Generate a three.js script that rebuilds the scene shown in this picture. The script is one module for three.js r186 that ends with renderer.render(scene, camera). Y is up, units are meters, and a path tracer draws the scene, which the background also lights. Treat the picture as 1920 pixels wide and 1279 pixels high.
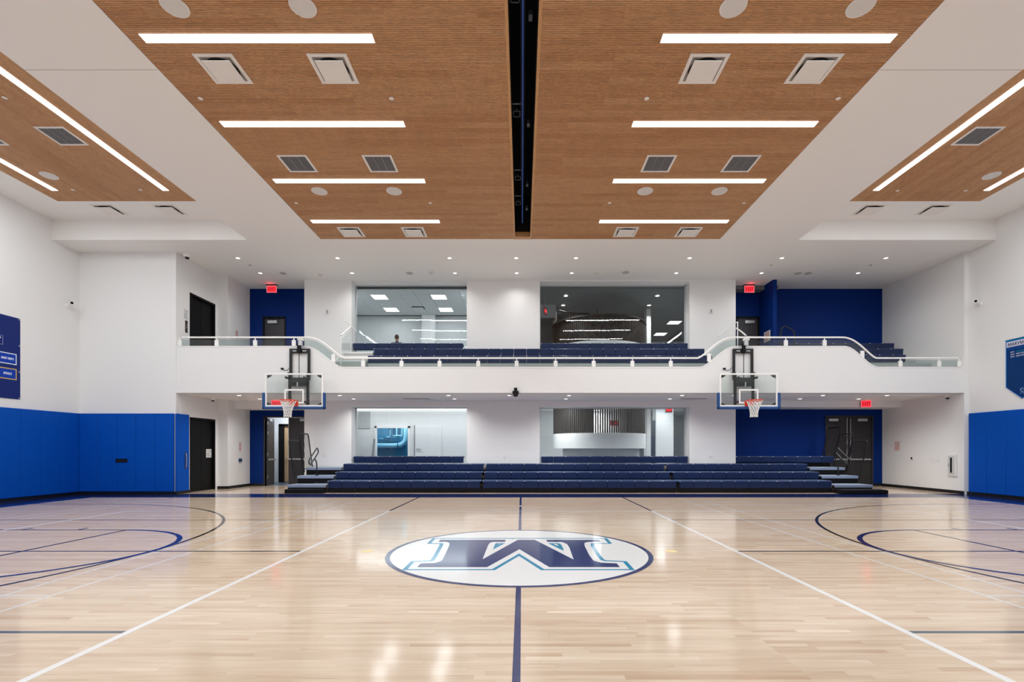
import * as THREE from 'three';
import { RoundedBoxGeometry } from 'three/addons/geometries/RoundedBoxGeometry.js';
import { mergeGeometries } from 'three/addons/utils/BufferGeometryUtils.js';
import { MarchingCubes } from 'three/addons/objects/MarchingCubes.js';
import { FontLoader } from 'three/addons/loaders/FontLoader.js';
import { TextGeometry } from 'three/addons/geometries/TextGeometry.js';
import { RectAreaLightUniformsLib } from 'three/addons/lights/RectAreaLightUniformsLib.js';

// ---------------------------------------------------------------- camera, light levels, exposure
RectAreaLightUniformsLib.init();
const scene = new THREE.Scene();
scene.background = new THREE.Color(0x050505);
const EYE = 1.436, FPX = 923;
const camera = new THREE.PerspectiveCamera(2 * Math.atan(639.5 / FPX) * 180 / Math.PI, 1920 / 1279, 0.05, 120);
camera.position.set(0, EYE, 0);
camera.setViewOffset(1920, 1279, -18.5, -203.5, 1920, 1279);
scene.add(camera);
const renderer = new THREE.WebGLRenderer({ antialias: true });
renderer.shadowMap.enabled = true;
renderer.toneMapping = THREE.LinearToneMapping;
renderer.toneMappingExposure = 1.7;
const STRIP = 20.5, STRIP_SIDE = 25, DOWN_UP = 3.6, DOWN_LOW = 5.8;      // light levels
const STRIP_COLOR = new THREE.Color().setRGB(0.95, 1.03, 1.075), DOWN_COLOR = new THREE.Color().setRGB(1.0, 1.0, 0.98);

// ---------------------------------------------------------------- helpers
let seed = 7;
const rnd = () => { seed = (seed + 0x6d2b79f5) | 0; let t = Math.imul(seed ^ (seed >>> 15), 1 | seed); t = (t + Math.imul(t ^ (t >>> 7), 61 | t)) ^ t; return ((t ^ (t >>> 14)) >>> 0) / 4294967296; };
const counts = {};
const numbered = (n) => { const k = counts[n] = (counts[n] ?? -1) + 1; return k ? n + '_' + String(k).padStart(3, '0') : n; };
function mesh(name, geometry, material, parent) {
  const m = new THREE.Mesh(Array.isArray(geometry) ? mergeGeometries(geometry.map((g) => (g.index ? g.toNonIndexed() : g))) : geometry, material);
  m.name = parent ? name : numbered(name);
  (parent ?? scene).add(m);
  return m;
}
function struct(name, geometry, material, parent) { const m = mesh(name, geometry, material, parent); if (!parent) m.userData.kind = 'structure'; return m; }
function structGroup(name) { const g = new THREE.Group(); g.name = numbered(name); g.userData.kind = 'structure'; scene.add(g); return g; }
function tag(o, label, category, group) { Object.assign(o.userData, { label, category }); if (group) o.userData.group = group; return o; }
function thing(name, label, category, pos = [0, 0, 0], group) {
  const g = new THREE.Group(); g.name = numbered(name); g.position.set(...pos); scene.add(g);
  return tag(g, label, category, group);
}
function copyOf(root, label, pos) {
  const r = root.clone(); r.name = numbered(root.name.replace(/_\d{3}$/, '')); r.userData = { ...root.userData, label };
  r.position.set(...pos); scene.add(r); return r;
}
const ORD = ['first', 'second', 'third', 'fourth', 'fifth', 'sixth', 'seventh', 'eighth', 'ninth', 'tenth', 'eleventh', 'twelfth', 'thirteenth', 'fourteenth', 'fifteenth'];
// all places are given as X to the right, Y up and D = distance in front of the camera plane (z = -D)
const box = (x0, x1, y0, y1, d0, d1) => new THREE.BoxGeometry(x1 - x0, y1 - y0, d1 - d0).translate((x0 + x1) / 2, (y0 + y1) / 2, -(d0 + d1) / 2);
const rbox = (x0, x1, y0, y1, d0, d1, r = 0.01, s = 2) => new RoundedBoxGeometry(x1 - x0, y1 - y0, d1 - d0, s, r).translate((x0 + x1) / 2, (y0 + y1) / 2, -(d0 + d1) / 2);
const cyl = (r0, r1, h, x, y, d, seg = 20) => new THREE.CylinderGeometry(r0, r1, h, seg).translate(x, y, -d);
function shapeOf(pts, holes = []) {
  const s = new THREE.Shape(pts.map((p) => new THREE.Vector2(...p)));
  for (const h of holes) s.holes.push(new THREE.Path(h.map((p) => new THREE.Vector2(...p))));
  return s;
}
const rect = (x0, x1, y0, y1) => [[x0, y0], [x1, y0], [x1, y1], [x0, y1]];
const ext = (s, depth) => new THREE.ExtrudeGeometry(s, { depth, bevelEnabled: false, curveSegments: 24 });
const wallXY = (pts, holes, d, t) => ext(shapeOf(pts, holes), t).translate(0, 0, -(d + t));
const wallZY = (pts, holes, x0, t) => ext(shapeOf(pts, holes), t).rotateY(Math.PI / 2).translate(x0, 0, 0);
const slabXZ = (pts, holes, y0, t) => ext(shapeOf(pts, holes), t).rotateX(-Math.PI / 2).translate(0, y0, 0);
const V = (x, y, d) => new THREE.Vector3(x, y, -d);
const tube = (pts, r, seg = 32, rs = 8, closed = false, tension = 0.5) => new THREE.TubeGeometry(new THREE.CatmullRomCurve3(pts, closed, 'catmullrom', tension), seg, r, rs, closed);
function rod(a, b, r, rs = 8) {
  const v = b.clone().sub(a), g = new THREE.CylinderGeometry(r, r, v.length(), rs);
  g.applyQuaternion(new THREE.Quaternion().setFromUnitVectors(new THREE.Vector3(0, 1, 0), v.clone().normalize()));
  return g.translate((a.x + b.x) / 2, (a.y + b.y) / 2, (a.z + b.z) / 2);
}
function bar(a, b, w, h) {   // rectangular bar between two points
  const v = b.clone().sub(a), g = new THREE.BoxGeometry(w, h, v.length());
  g.applyQuaternion(new THREE.Quaternion().setFromRotationMatrix(new THREE.Matrix4().lookAt(b, a, new THREE.Vector3(0, 1, 0.001))));
  return g.translate((a.x + b.x) / 2, (a.y + b.y) / 2, (a.z + b.z) / 2);
}
function canvasTexture(w, h, draw) {
  const c = document.createElement('canvas'); c.width = w; c.height = h;
  draw(c.getContext('2d'), w, h);
  const t = new THREE.CanvasTexture(c); t.colorSpace = THREE.SRGBColorSpace; t.anisotropy = 8;
  return t;
}
function dataTexture(w, h, f, srgb = true) {
  const a = new Uint8Array(w * h * 4);
  for (let y = 0; y < h; y++) for (let x = 0; x < w; x++) { const c = f(x, y), i = (y * w + x) * 4; a[i] = c[0]; a[i + 1] = c[1]; a[i + 2] = c[2]; a[i + 3] = 255; }
  const t = new THREE.DataTexture(a, w, h); t.wrapS = t.wrapT = THREE.RepeatWrapping; t.magFilter = THREE.LinearFilter; t.minFilter = THREE.LinearMipmapLinearFilter; t.generateMipmaps = true;
  if (srgb) t.colorSpace = THREE.SRGBColorSpace;
  t.needsUpdate = true; return t;
}
// tiling value noise
function noiseTable(n) { const a = new Float32Array(n * n); for (let i = 0; i < n * n; i++) a[i] = rnd(); return (x, y) => { const ix = Math.floor(x), iy = Math.floor(y), fx = x - ix, fy = y - iy, u = fx * fx * (3 - 2 * fx), v = fy * fy * (3 - 2 * fy), g = (p, q) => a[(((q % n) + n) % n) * n + (((p % n) + n) % n)]; return (g(ix, iy) * (1 - u) + g(ix + 1, iy) * u) * (1 - v) + (g(ix, iy + 1) * (1 - u) + g(ix + 1, iy + 1) * u) * v; }; }
const noise = noiseTable(256);

// ---------------------------------------------------------------- materials
const std = (color, roughness = 0.6, extra = {}) => new THREE.MeshStandardMaterial({ color, roughness, ...extra });
const plasterBump = dataTexture(256, 256, (x, y) => { const v = 120 + 60 * noise(x / 2, y / 2) + 40 * noise(x / 8 + 9, y / 8); return [v, v, v]; }, false);
plasterBump.repeat.set(1.2, 1.2);
const M = {
  white: std(0xe8e7e6, 0.62, { bumpMap: plasterBump, bumpScale: 0.0006 }),
  whiteTrim: std(0xf0eeec, 0.4),
  ceiling: std(0xf0edea, 0.75, { bumpMap: plasterBump, bumpScale: 0.0005 }),
  fixture: std(0xe9e4df, 0.5),
  duct: std(0x24221f, 0.8),
  blade: std(0x8f8e90, 0.5),
  pad: new THREE.MeshPhysicalMaterial({ color: 0x004db0, roughness: 0.55, specularIntensity: 0.25 }),
  padDark: std(0x043a86, 0.55),
  base: std(0x0b0b0d, 0.45),
  bluePaint: new THREE.MeshPhysicalMaterial({ color: 0x00276c, roughness: 0.6, specularIntensity: 0.25 }),
  black: new THREE.MeshPhysicalMaterial({ color: 0x08090b, roughness: 0.5, specularIntensity: 0.4 }),
  blackMetal: std(0x1a1a1c, 0.4, { metalness: 0.3 }),
  darkDoor: std(0x2c292b, 0.5),
  steel: std(0xb9babc, 0.35, { metalness: 0.7 }),
  aluminium: std(0x9aa6bb, 0.42, { metalness: 0.35 }),
  greyStep: std(0xbdbdbb, 0.6),
  seat: new THREE.MeshPhysicalMaterial({ color: 0x16284f, roughness: 0.42, specularIntensity: 0.7 }),
  seatTop: std(0x203a70, 0.4),
  kick: new THREE.MeshPhysicalMaterial({ color: 0x0d0b0b, roughness: 0.6, specularIntensity: 0.4 }),
  railWhite: std(0xf1efec, 0.35),
  glass: new THREE.MeshPhysicalMaterial({ color: 0xf0f5f5, roughness: 0, metalness: 0, transmission: 1, thickness: 0, ior: 1.5 }),
  glassGreen: new THREE.MeshPhysicalMaterial({ color: 0xd3dfde, roughness: 0, metalness: 0, transmission: 1, thickness: 0, ior: 1.5 }),
  glassBoard: new THREE.MeshPhysicalMaterial({ color: 0xeaf1ef, roughness: 0, metalness: 0, transmission: 1, thickness: 0, ior: 1.5 }),
  glow: new THREE.MeshStandardMaterial({ color: 0xffffff, emissive: 0xffffff, emissiveIntensity: 1.3, roughness: 0.6 }),
  glowSoft: new THREE.MeshStandardMaterial({ color: 0xffffff, emissive: 0xfff6ea, emissiveIntensity: 1.2, roughness: 0.6 }),
  navyPaint: std(0x18265e, 0.12),
  darkLine: std(0x1b1a21, 0.12),
  greyLine: std(0x5d6772, 0.12),
  whiteLine: std(0xeceae8, 0.12),
  paleLine: std(0xdcd8d4, 0.12),
  yellow: std(0xf3dca0, 0.3),
  orange: std(0xe0401c, 0.4),
  net: std(0xf0efec, 0.8),
  padding: std(0x0c4580, 0.45),
  chrome: std(0xd5d6d8, 0.2, { metalness: 0.9 }),
  plate: std(0xe2e2e2, 0.4),
  fabricNavy: std(0x14254f, 0.7),
  curtain: std(0x2149a0, 0.6),
  roomWhite: std(0xe4e6e7, 0.7),
  roomGrey: std(0xcdd2d4, 0.8),
  tile: std(0xc6cbce, 0.85),
  stairDark: std(0x2b2725, 0.6),
  stairGrey: std(0x807b76, 0.7),
};
// maple strip floor: 64 boards of 57 mm run across the picture
const FW = 2048, FH = 2048, NB = 64, TEX_W = 7.3, TEX_D = NB * 0.057;
const boards = [];
for (let i = 0; i < NB; i++) { const cuts = []; let x = rnd() * 300; while (x < FW + 300) { cuts.push([x, 0.52 + (rnd() + rnd() + rnd() - 1.5) * 0.4 + (rnd() < 0.12 ? -0.24 : 0), rnd() * 999]); x += 110 + rnd() * 380; } boards.push(cuts); }
const floorMap = dataTexture(FW, FH, (x, y) => {
  const b = Math.floor(y / 32), cuts = boards[b]; let k = cuts.length - 1;
  while (k > 0 && cuts[k][0] > x) k--;
  let c = cuts[k]; if (x < cuts[0][0]) c = cuts[cuts.length - 1];
  const o = c[2], g = noise(x / 60 + o, y / 3 + o) * 0.6 + noise(x / 14 + o * 2, y / 1.5) * 0.4, mottle = noise(x / 90 + o * 3, y / 26 + o);
  const streak = Math.max(0, noise(x / 120 + o * 5, y / 5 + o * 2) - 0.74) * 1.4;
  let t = c[1] * 0.6 + g * 0.26 + mottle * 0.26 - 0.05 - streak;
  const edge = y % 32 < 1 ? 0.93 : 1, end = Math.abs(x - c[0]) < 1 ? 0.93 : 1, e = edge * end;
  t = Math.min(1, Math.max(0, t));
  return [(200 + 36 * t) * e, (171 + 47 * t) * e, (143 + 53 * t) * e];
});
M.floor = new THREE.MeshStandardMaterial({ map: floorMap, roughness: 0.12 });
// oak ceiling planks
const oakMap = dataTexture(1024, 256, (x, y) => {
  const g = noise(x / 40, y / 2) * 0.5 + noise(x / 9 + 50, y / 1.1 + 3) * 0.3 + noise(x / 130 + 7, y / 9) * 0.2, v = 0.72 + 0.42 * (g - 0.5) + 0.12;
  return [255 * Math.min(1, v), 250 * Math.min(1, v * 0.99), 244 * Math.min(1, v * 0.97)];
});
const OAK_TONES = [0xe3b080, 0xdea979, 0xe6b485, 0xdaa574, 0xe4b181].map((c) => new THREE.MeshStandardMaterial({ color: c, map: oakMap, roughness: 0.55 }));

// ---------------------------------------------------------------- survey of the hall (metres)
const XL = -14.2, XR = 14.33, NEAR = -1.8, FRONT = 15.8, BACK = 18.4, BLUE = 19.4, Y1 = 7.77, Y2 = 8.38;
const GAL_L = -11.1, GAL_L2 = -10.72, GAL_R = 14.2, CX = -0.05, SOFFIT = 3.256, PLAT = 4.2;

// ---------------------------------------------------------------- floor and court markings
{
  const bands = []; let u = 0;
  for (let d = -2; d < 20.4; d += TEX_D) {
    const d1 = Math.min(d + TEX_D, 20.4), g = new THREE.PlaneGeometry(29.4, d1 - d).rotateX(-Math.PI / 2).translate(0.15, 0, -(d + d1) / 2), uv = g.attributes.uv;
    for (let i = 0; i < 4; i++) uv.setXY(i, uv.getX(i) * 29.4 / TEX_W + u, uv.getY(i) * (d1 - d) / TEX_D);
    u += 0.37 + rnd() * 0.4; bands.push(g);
  }
  const under = box(-14.55, 14.85, -0.2, -0.005, -2, 20.4); 
  const floor = struct('floor', [...bands, under], M.floor);
  floor.userData.label = 'pale polished maple strip floor with painted court lines';
  const flat = (name, x0, x1, d0, d1, m, y = 0.001) => mesh(name, box(x0, x1, 0.0002, y, d0, d1), m, floor);
  const C = -0.035, MD = 6.95;
  // dark blue border
  mesh('border_stripe', slabXZ(rect(XL + 0.02, XR - 0.02, -1.7, 15.82), [rect(-12.88, 12.95, -0.67, 14.74)], 0.0002, 0.0006), M.navyPaint, floor);
  mesh('border_inlay', slabXZ(rect(-11.0, 14.2, 15.82, 15.95), [], 0.0002, 0.0005), M.navyPaint, floor);
  // half line
  flat('court_line', C - 0.026, C + 0.026, -0.66, MD - 1.83, M.navyPaint); flat('court_line', C - 0.026, C + 0.026, MD + 1.83, 14.75, M.navyPaint);
  flat('line_mark', C - 0.026, C + 0.026, 12.42, 12.62, M.whiteLine, 0.0014);
  // white volleyball lines
  for (const s of [-1, 1]) {
    flat('court_line', C + s * 3.06 - 0.03, C + s * 3.06 + 0.03, 2.4, 11.52, M.whiteLine, 0.0012);
    flat('court_line', C + s * 3.06 - 0.025, C + s * 3.06 + 0.025, 11.52, 14.74, M.darkLine, 0.0009);
    flat('court_line', C + s * 9.17 - 0.025, C + s * 9.17 + 0.025, 2.4, 11.52, M.whiteLine, 0.0012);
    // badminton court sidelines and service lines
    for (const e of [4.585, 5.07, 10.24, 10.7]) flat('court_line', C + s * e - 0.02, C + s * e + 0.02, 0.27, 13.67, M.paleLine, 0.0008);
    for (const e of [0.27, 1.0, 4.83, 8.97, 12.9, 13.67]) flat('court_line', Math.min(C + s * 4.6, C + s * 10.7), Math.max(C + s * 4.6, C + s * 10.7), e - 0.02, e + 0.02, M.paleLine, 0.0007);
    for (const e of [10.03, 6.95, 3.87]) flat('court_line', Math.min(C + s * 3.09, C + s * 12.8), Math.max(C + s * 3.09, C + s * 12.8), e - 0.024, e + 0.024, e < 6 ? M.greyLine : M.darkLine, 0.0010);
    // basketball three-point line, lane and free-throw circle
    const ringArc = (cx, r, a0, a1, w) => { const sh = new THREE.Shape(); sh.absarc(cx, MD, r, a0, a1, false); sh.absarc(cx, MD, r - w, a1, a0, true); return new THREE.ExtrudeGeometry(sh, { depth: 0.0011, bevelEnabled: false, curveSegments: 96 }).rotateX(-Math.PI / 2).translate(0, 0.0002, 0); };
    const hoop = C + s * 11.215, ft = C + s * 7.015;
    mesh('three_point_line', [ringArc(hoop, 6.05, s < 0 ? -Math.PI / 2 : Math.PI / 2, s < 0 ? Math.PI / 2 : 1.5 * Math.PI, 0.055),
      box(Math.min(hoop, C + s * 12.85), Math.max(hoop, C + s * 12.85), 0.0002, 0.0013, MD + 5.995, MD + 6.05), box(Math.min(hoop, C + s * 12.85), Math.max(hoop, C + s * 12.85), 0.0002, 0.0013, MD - 6.05, MD - 5.995)], M.darkLine, floor);
    mesh('free_throw_circle', ringArc(ft, 1.86, s < 0 ? -Math.PI / 2 : Math.PI / 2, s < 0 ? Math.PI / 2 : 1.5 * Math.PI, 0.075).translate(0, 0.0002, 0), M.navyPaint, floor);
    for (const e of [-1.83, 1.83]) flat('lane_line', Math.min(ft, C + s * 12.85), Math.max(ft, C + s * 12.85), MD + e - 0.027, MD + e + 0.027, M.darkLine);
    flat('free_throw_line', ft - 0.027, ft + 0.027, MD - 1.83, MD + 1.83, M.darkLine);
    for (const e of [7.9, 8.9, 9.8, 10.7]) for (const q of [-1, 1]) flat('lane_mark', C + s * e - 0.027, C + s * e + 0.027, q > 0 ? MD + 1.85 : MD - 2.05, q > 0 ? MD + 2.05 : MD - 1.85, M.darkLine);
  }
  flat('court_line', C - 9.17, C + 9.17, 11.47, 11.52, M.whiteLine, 0.0011);
  // centre circle with the block letter
  const pts = [[-1.26, .87], [-.22, .87], [-.23, .69], [-.4, .69], [-.45, .64], [-.47, .47], [-.48, -.52], [-.03, .87], [.24, .87], [.71, -.53], [.73, .24], [.72, .52], [.66, .68], [.43, .69], [.42, .87], [1.26, .87], [1.26, .69], [1.07, .69], [1, .62], [.97, .41], [.95, -.28], [.96, -.59], [1.04, -.71], [1.23, -.75], [1.23, -.95], [.37, -.95], [0, .13], [-.39, -.95], [-1.24, -.95], [-1.24, -.75], [-1.06, -.72], [-1, -.6], [-1.01, -.28], [-1.05, .41], [-1.07, .59], [-1.13, .69], [-1.26, .69]];
  const logo = canvasTexture(2048, 2048, (g, w) => {
    const k = w / 3.8, P = (p) => [w / 2 + p[0] * k, w / 2 - p[1] * k];
    g.fillStyle = '#222d63'; g.fillRect(0, 0, w, w);
    g.fillStyle = '#edecea'; g.beginPath(); g.arc(w / 2, w / 2, 1.765 * k, 0, 7); g.fill();
    g.beginPath(); pts.forEach((p, i) => (i ? g.lineTo(...P(p)) : g.moveTo(...P(p)))); g.closePath();
    g.lineJoin = 'miter'; g.miterLimit = 2.4;
    g.strokeStyle = '#1b86ad'; g.lineWidth = 0.30 * k; g.stroke();
    g.strokeStyle = '#edecea'; g.lineWidth = 0.19 * k; g.stroke();
    g.fillStyle = '#1d2e68'; g.fill();
  });
  const disc = new THREE.CircleGeometry(1.83, 128), uv = disc.attributes.uv;
  for (let i = 0; i < uv.count; i++) uv.setXY(i, (uv.getX(i) - 0.5) * 3.66 / 3.8 + 0.5, (uv.getY(i) - 0.5) * 3.66 / 3.8 + 0.5);
  const cc = mesh('centre_circle', disc.rotateX(-Math.PI / 2).translate(C, 0.0016, -MD), new THREE.MeshStandardMaterial({ map: logo, roughness: 0.12 }), floor);
  cc.userData.label = 'white centre circle with a navy block letter outlined in teal';
  for (const x of [-2.18, 2.11]) mesh('floor_plate', cyl(0.085, 0.085, 0.002, x, 0.001, 6.95, 28), M.yellow, floor);
}

// ---------------------------------------------------------------- hall walls
const W = {};
W.left = struct('wall_left', box(XL - 0.3, XL, 0, 9, NEAR, FRONT), M.white);
W.right = struct('wall_right', box(XR, XR + 0.3, 0, 9, NEAR, FRONT), M.white);
W.near = struct('wall_near', box(XL - 0.3, XR + 0.3, 0, 9, NEAR - 0.3, NEAR), M.white);
W.nib = struct('wall_corner_left', box(XL - 0.3, GAL_L, 0, Y1, FRONT, FRONT + 0.3), M.white);
W.galL = struct('wall_gallery_left', wallZY([[FRONT + 0.3, 0], [16.5, 0], [16.5, 2.5], [17.8, 2.5], [17.8, 0], [17.95, 0], [17.95, Y1], [FRONT + 0.3, Y1]], [rect(16.46, 17.8, PLAT, 6.67)], GAL_L - 0.3, 0.3), M.white);
struct('wall_gallery_left_back', box(GAL_L - 0.3, GAL_L2, 0, Y1, 17.95, BLUE + 0.3), M.white);
struct('wall_gallery_right', box(GAL_R, GAL_R + 0.5, 0, Y1, FRONT, BLUE + 0.3), M.white);
// padding panels and base: left wall, corner, return, right wall
{
  const pw = 0.61, gap = 0.006, padGeo = new RoundedBoxGeometry(pw - gap, 2.5, 0.055, 2, 0.014), half = padGeo;
  const addPad = (parent, x, d, turn) => { const p = mesh('wall_pad', half, M.pad, parent); p.position.set(x, 1.34, -d); p.rotation.y = turn; };
  for (let d = FRONT - 0.062 - pw / 2; d > NEAR; d -= pw) { addPad(W.left, XL + 0.03, d, Math.PI / 2); addPad(W.right, XR - 0.03, d, Math.PI / 2); }
  for (let x = XL + 0.012 + pw / 2, k = 0; k < 5; x += pw, k++) addPad(W.nib, x, FRONT - 0.03, 0);
  addPad(W.galL, GAL_L + 0.03, FRONT - 0.055 + pw / 2, Math.PI / 2);
  mesh('near_pad', box(XL, XR, 0.09, 2.59, NEAR, NEAR + 0.05), M.pad, W.near);
  struct('baseboard_left', box(XL, XL + 0.05, 0, 0.09, NEAR, FRONT), M.base);
  struct('baseboard_right', box(XR - 0.05, XR, 0, 0.09, NEAR, FRONT), M.base);
  struct('baseboard_corner', box(XL, GAL_L + 0.05, 0, 0.09, FRONT - 0.05, FRONT), M.base);
  struct('baseboard_return', box(GAL_L, GAL_L + 0.05, 0, 0.09, FRONT, 16.44), M.base);
  struct('baseboard_gallery_left', [box(GAL_L2, GAL_L2 + 0.015, 0, 0.1, 17.935, BLUE), box(GAL_L, GAL_L2 + 0.015, 0, 0.1, 17.935, 17.95)], M.base);
  struct('baseboard_gallery_right', box(GAL_R - 0.015, GAL_R, 0, 0.1, FRONT, BLUE), M.base);
  // recessed pull handle in the return pad
  const h = thing('pad_handle', 'white vertical pull handle in the blue pad beside the elevator door', 'handle', [GAL_L + 0.06, 0, -16.17]);
  mesh('recess', rbox(-0.002, 0.004, 0.8, 1.36, -0.07, 0.07, 0.002, 1), M.padDark, h);
  mesh('grip', tube([V(0.004, 0.86, -0.02), V(0.03, 0.88, -0.02), V(0.035, 1.1, -0.02), V(0.03, 1.28, -0.02), V(0.004, 1.3, -0.02)], 0.016), M.chrome, h);
  const v = thing('wall_grille', 'small dark recessed outlet plate in the blue padding of the corner wall', 'plate', [-12.8, 1.08, -(FRONT - 0.062)]);
  mesh('plate', rbox(-0.19, 0.19, -0.06, 0.06, -0.004, 0.004, 0.003, 1), M.black, v);
  for (let i = 0; i < 6; i++) mesh('socket', rbox(-0.155 + i * 0.055, -0.12 + i * 0.055, -0.03, 0.02, 0.003, 0.009, 0.002, 1).translate(0, 0, 0.012), M.duct, v);
}

// ---------------------------------------------------------------- balcony: slab, curved front, ledge, railing
const smooth = (t) => t * t * (3 - 2 * t);
function ledge(x) {   // height of the balcony front along X
  const hi = 4.73, lo = 4.06, S = (a, b, v0, v1) => v0 + (v1 - v0) * smooth((x - a) / (b - a));
  if (x < -6.93) return hi; if (x < -5.72) return S(-6.93, -5.72, hi, lo);
  if (x < 5.68) return lo; if (x < 6.84) return S(5.68, 6.84, lo, hi);
  if (x < 10.36) return hi; if (x < 11.45) return S(10.36, 11.45, hi, lo);
  return lo;
}
const topline = (off, rise, x0 = GAL_L + 0.01, x1 = GAL_R - 0.0, n = 220) => {   // curve parallel to the ledge
  const p = [];
  for (let i = 0; i <= n; i++) { const x = x0 + (x1 - x0) * i / n, s = (ledge(x + 0.01) - ledge(x - 0.01)) / 0.02, l = Math.hypot(1, s); p.push([x - s / l * off, ledge(x) + off / l + rise]); }
  return p;
};
{
  const b = struct('wall_balcony', wallXY([[GAL_L, SOFFIT], [GAL_R, SOFFIT], ...topline(0, 0).reverse()], [], FRONT, 0.24), M.white);
  struct('ceiling_lower', slabXZ(rect(GAL_L, GAL_R, FRONT + 0.2, BLUE), [], SOFFIT, 0.2), M.ceiling);
  const cap = mesh('ledge_cap', wallXY([...topline(0, 0), ...topline(0.03, 0).reverse()], [], FRONT - 0.012, 0.264), M.whiteTrim, b);
  cap.userData.label = 'thin white cap along the curved top edge';
}
{
  const R = thing('balcony_railing', 'long white balcony railing with low glass panels following the curved ledge', 'railing', [0, 0, -(FRONT + 0.11)]);
  const rail = topline(0.33, 0, GAL_L + 0.12, GAL_R - 0.12, 260).map(([x, y]) => new THREE.Vector3(x, y, 0));
  mesh('handrail', tube(rail, 0.028, 520, 10, false), M.railWhite, R);
  const D = FRONT + 0.11, xs = [-11.05, -9.86, -8.62, -7.37, -6.09, -5.13, -3.89, -2.66, -1.41, -0.17, 1.09, 2.32, 3.57, 4.81, 6.05, 7.26, 8.53, 9.78, 11.0, 12.23, 13.48, 14.13];
  for (let i = 0; i < xs.length - 1; i++) {
    const pts = topline(0.02, 0, xs[i] + 0.02, xs[i + 1] - 0.02, 16), top = topline(0.265, 0, xs[i] + 0.02, xs[i + 1] - 0.02, 16);
    mesh('glass_panel', new THREE.ShapeGeometry(shapeOf([...pts, ...top.reverse()])), M.glassGreen, R);
  }
  for (const x of xs) {
    const s = (ledge(x + 0.01) - ledge(x - 0.01)) / 0.02, a = Math.abs(s) < 0.02 ? 0 : Math.atan(s) * 0.9, g = new THREE.Group();
    const p = mesh('post', rbox(-0.016, 0.016, 0.0, 0.32, -0.012, 0.012, 0.004, 1), M.railWhite, R);
    p.position.set(x, ledge(x), 0); 
    const c = mesh('clamp', rbox(-0.062, 0.062, 0.06, 0.24 + Math.abs(a) * 0.12, -0.02, 0.02, 0.006, 1), M.railWhite, p);
    c.userData.label = 'white clamp plate holding the glass';
  }
}

// ---------------------------------------------------------------- far walls, windows, doors
const WIN = [['left', -6.37, -2.06], ['right', 0.67, 6.27]];
{
  const low = WIN.map(([, a, b]) => rect(a, b, 0.9, 3.03)), up = WIN.map(([, a, b]) => rect(a, b, 4.9, 7.72));
  struct('wall_back', wallXY(rect(-8.04, 7.9, 0, Y1), [...low, ...up], BACK, 0.6), M.white);
  // side returns of the far wall towards the blue alcoves
  struct('wall_back_left_end', box(-8.14, -8.04, 0, Y1, BACK + 0.02, BLUE + 0.05), M.white);
  struct('wall_back_right_end', box(7.9, 8.0, 0, Y1, BACK + 0.02, BLUE + 0.05), M.white);
  struct('wall_blue_left', wallXY([[GAL_L2, 0], [-10.12, 0], [-10.12, 2.75], [-8.28, 2.75], [-8.28, 0], [-8.14, 0], [-8.14, Y1], [GAL_L2, Y1]], [rect(-10.2, -9.3, PLAT, 6.66)], BLUE, 0.25), M.bluePaint);
  struct('wall_blue_right', wallXY([[8.0, 0], [12.0, 0], [12.0, 2.76], [13.78, 2.76], [13.78, 0], [GAL_R, 0], [GAL_R, Y1], [8.0, Y1]], [rect(8.45, 9.35, PLAT, 6.68)], BLUE, 0.25), M.bluePaint);
  struct('wall_blue_nib', box(9.36, 9.5, PLAT, Y1, 18.34, BLUE), M.bluePaint);
  struct('wall_bulkhead_left', box(GAL_L2, -8.04, 2.98, SOFFIT, BACK, BLUE), M.white);
  struct('wall_bulkhead_right', box(7.9, GAL_R, 3.02, SOFFIT, BACK, BLUE), M.white);
  struct('baseboard_blue_left', box(GAL_L2, -10.16, 0, 0.1, BLUE - 0.012, BLUE), M.base);
  struct('baseboard_blue_right', box(13.84, GAL_R, 0, 0.1, BLUE - 0.012, BLUE), M.base);
  struct('trim_soffit_left', box(GAL_L2, -8.04, 2.955, 2.98, BACK + 0.01, BACK + 0.07), M.fixture);
  // windows: frameless panes in the recess
  let n = 1;
  for (const [where, a, b] of WIN) for (const [y0, y1, lvl] of [[0.9, 3.03, 'lower'], [4.9, 7.72, 'upper']]) {
    const w = structGroup('window_' + n++); w.userData.label = `frameless ${lvl} window of tall glass panes in the ${where} recess`;
    const k = where === 'left' ? 4 : 4, offs = where === 'left' ? [0, 0.185, 0.43, 0.68, 1] : [0, 0.237, 0.479, 0.72, 1];
    for (let i = 0; i < k; i++) {
      const x0 = a + 0.04 + (b - a - 0.08) * offs[i], x1 = a + 0.04 + (b - a - 0.08) * offs[i + 1];
      const p = mesh('pane', new THREE.PlaneGeometry(x1 - x0 - 0.012, y1 - y0 - 0.05), M.glass, w); p.position.set((x0 + x1) / 2, (y0 + y1) / 2 - 0.01, -18.86); p.rotation.y = (i % 2 ? 1 : -1) * 0.0012; p.rotation.x = (i % 3 - 1) * 0.0012;
    }
    mesh('frame', [box(a, a + 0.04, y0, y1, 18.84, 18.9), box(b - 0.04, b, y0, y1, 18.84, 18.9), box(a, b, y1 - 0.03, y1, 18.84, 18.9)], std(0xb9bdbe, 0.5), w);
  }
}
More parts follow.
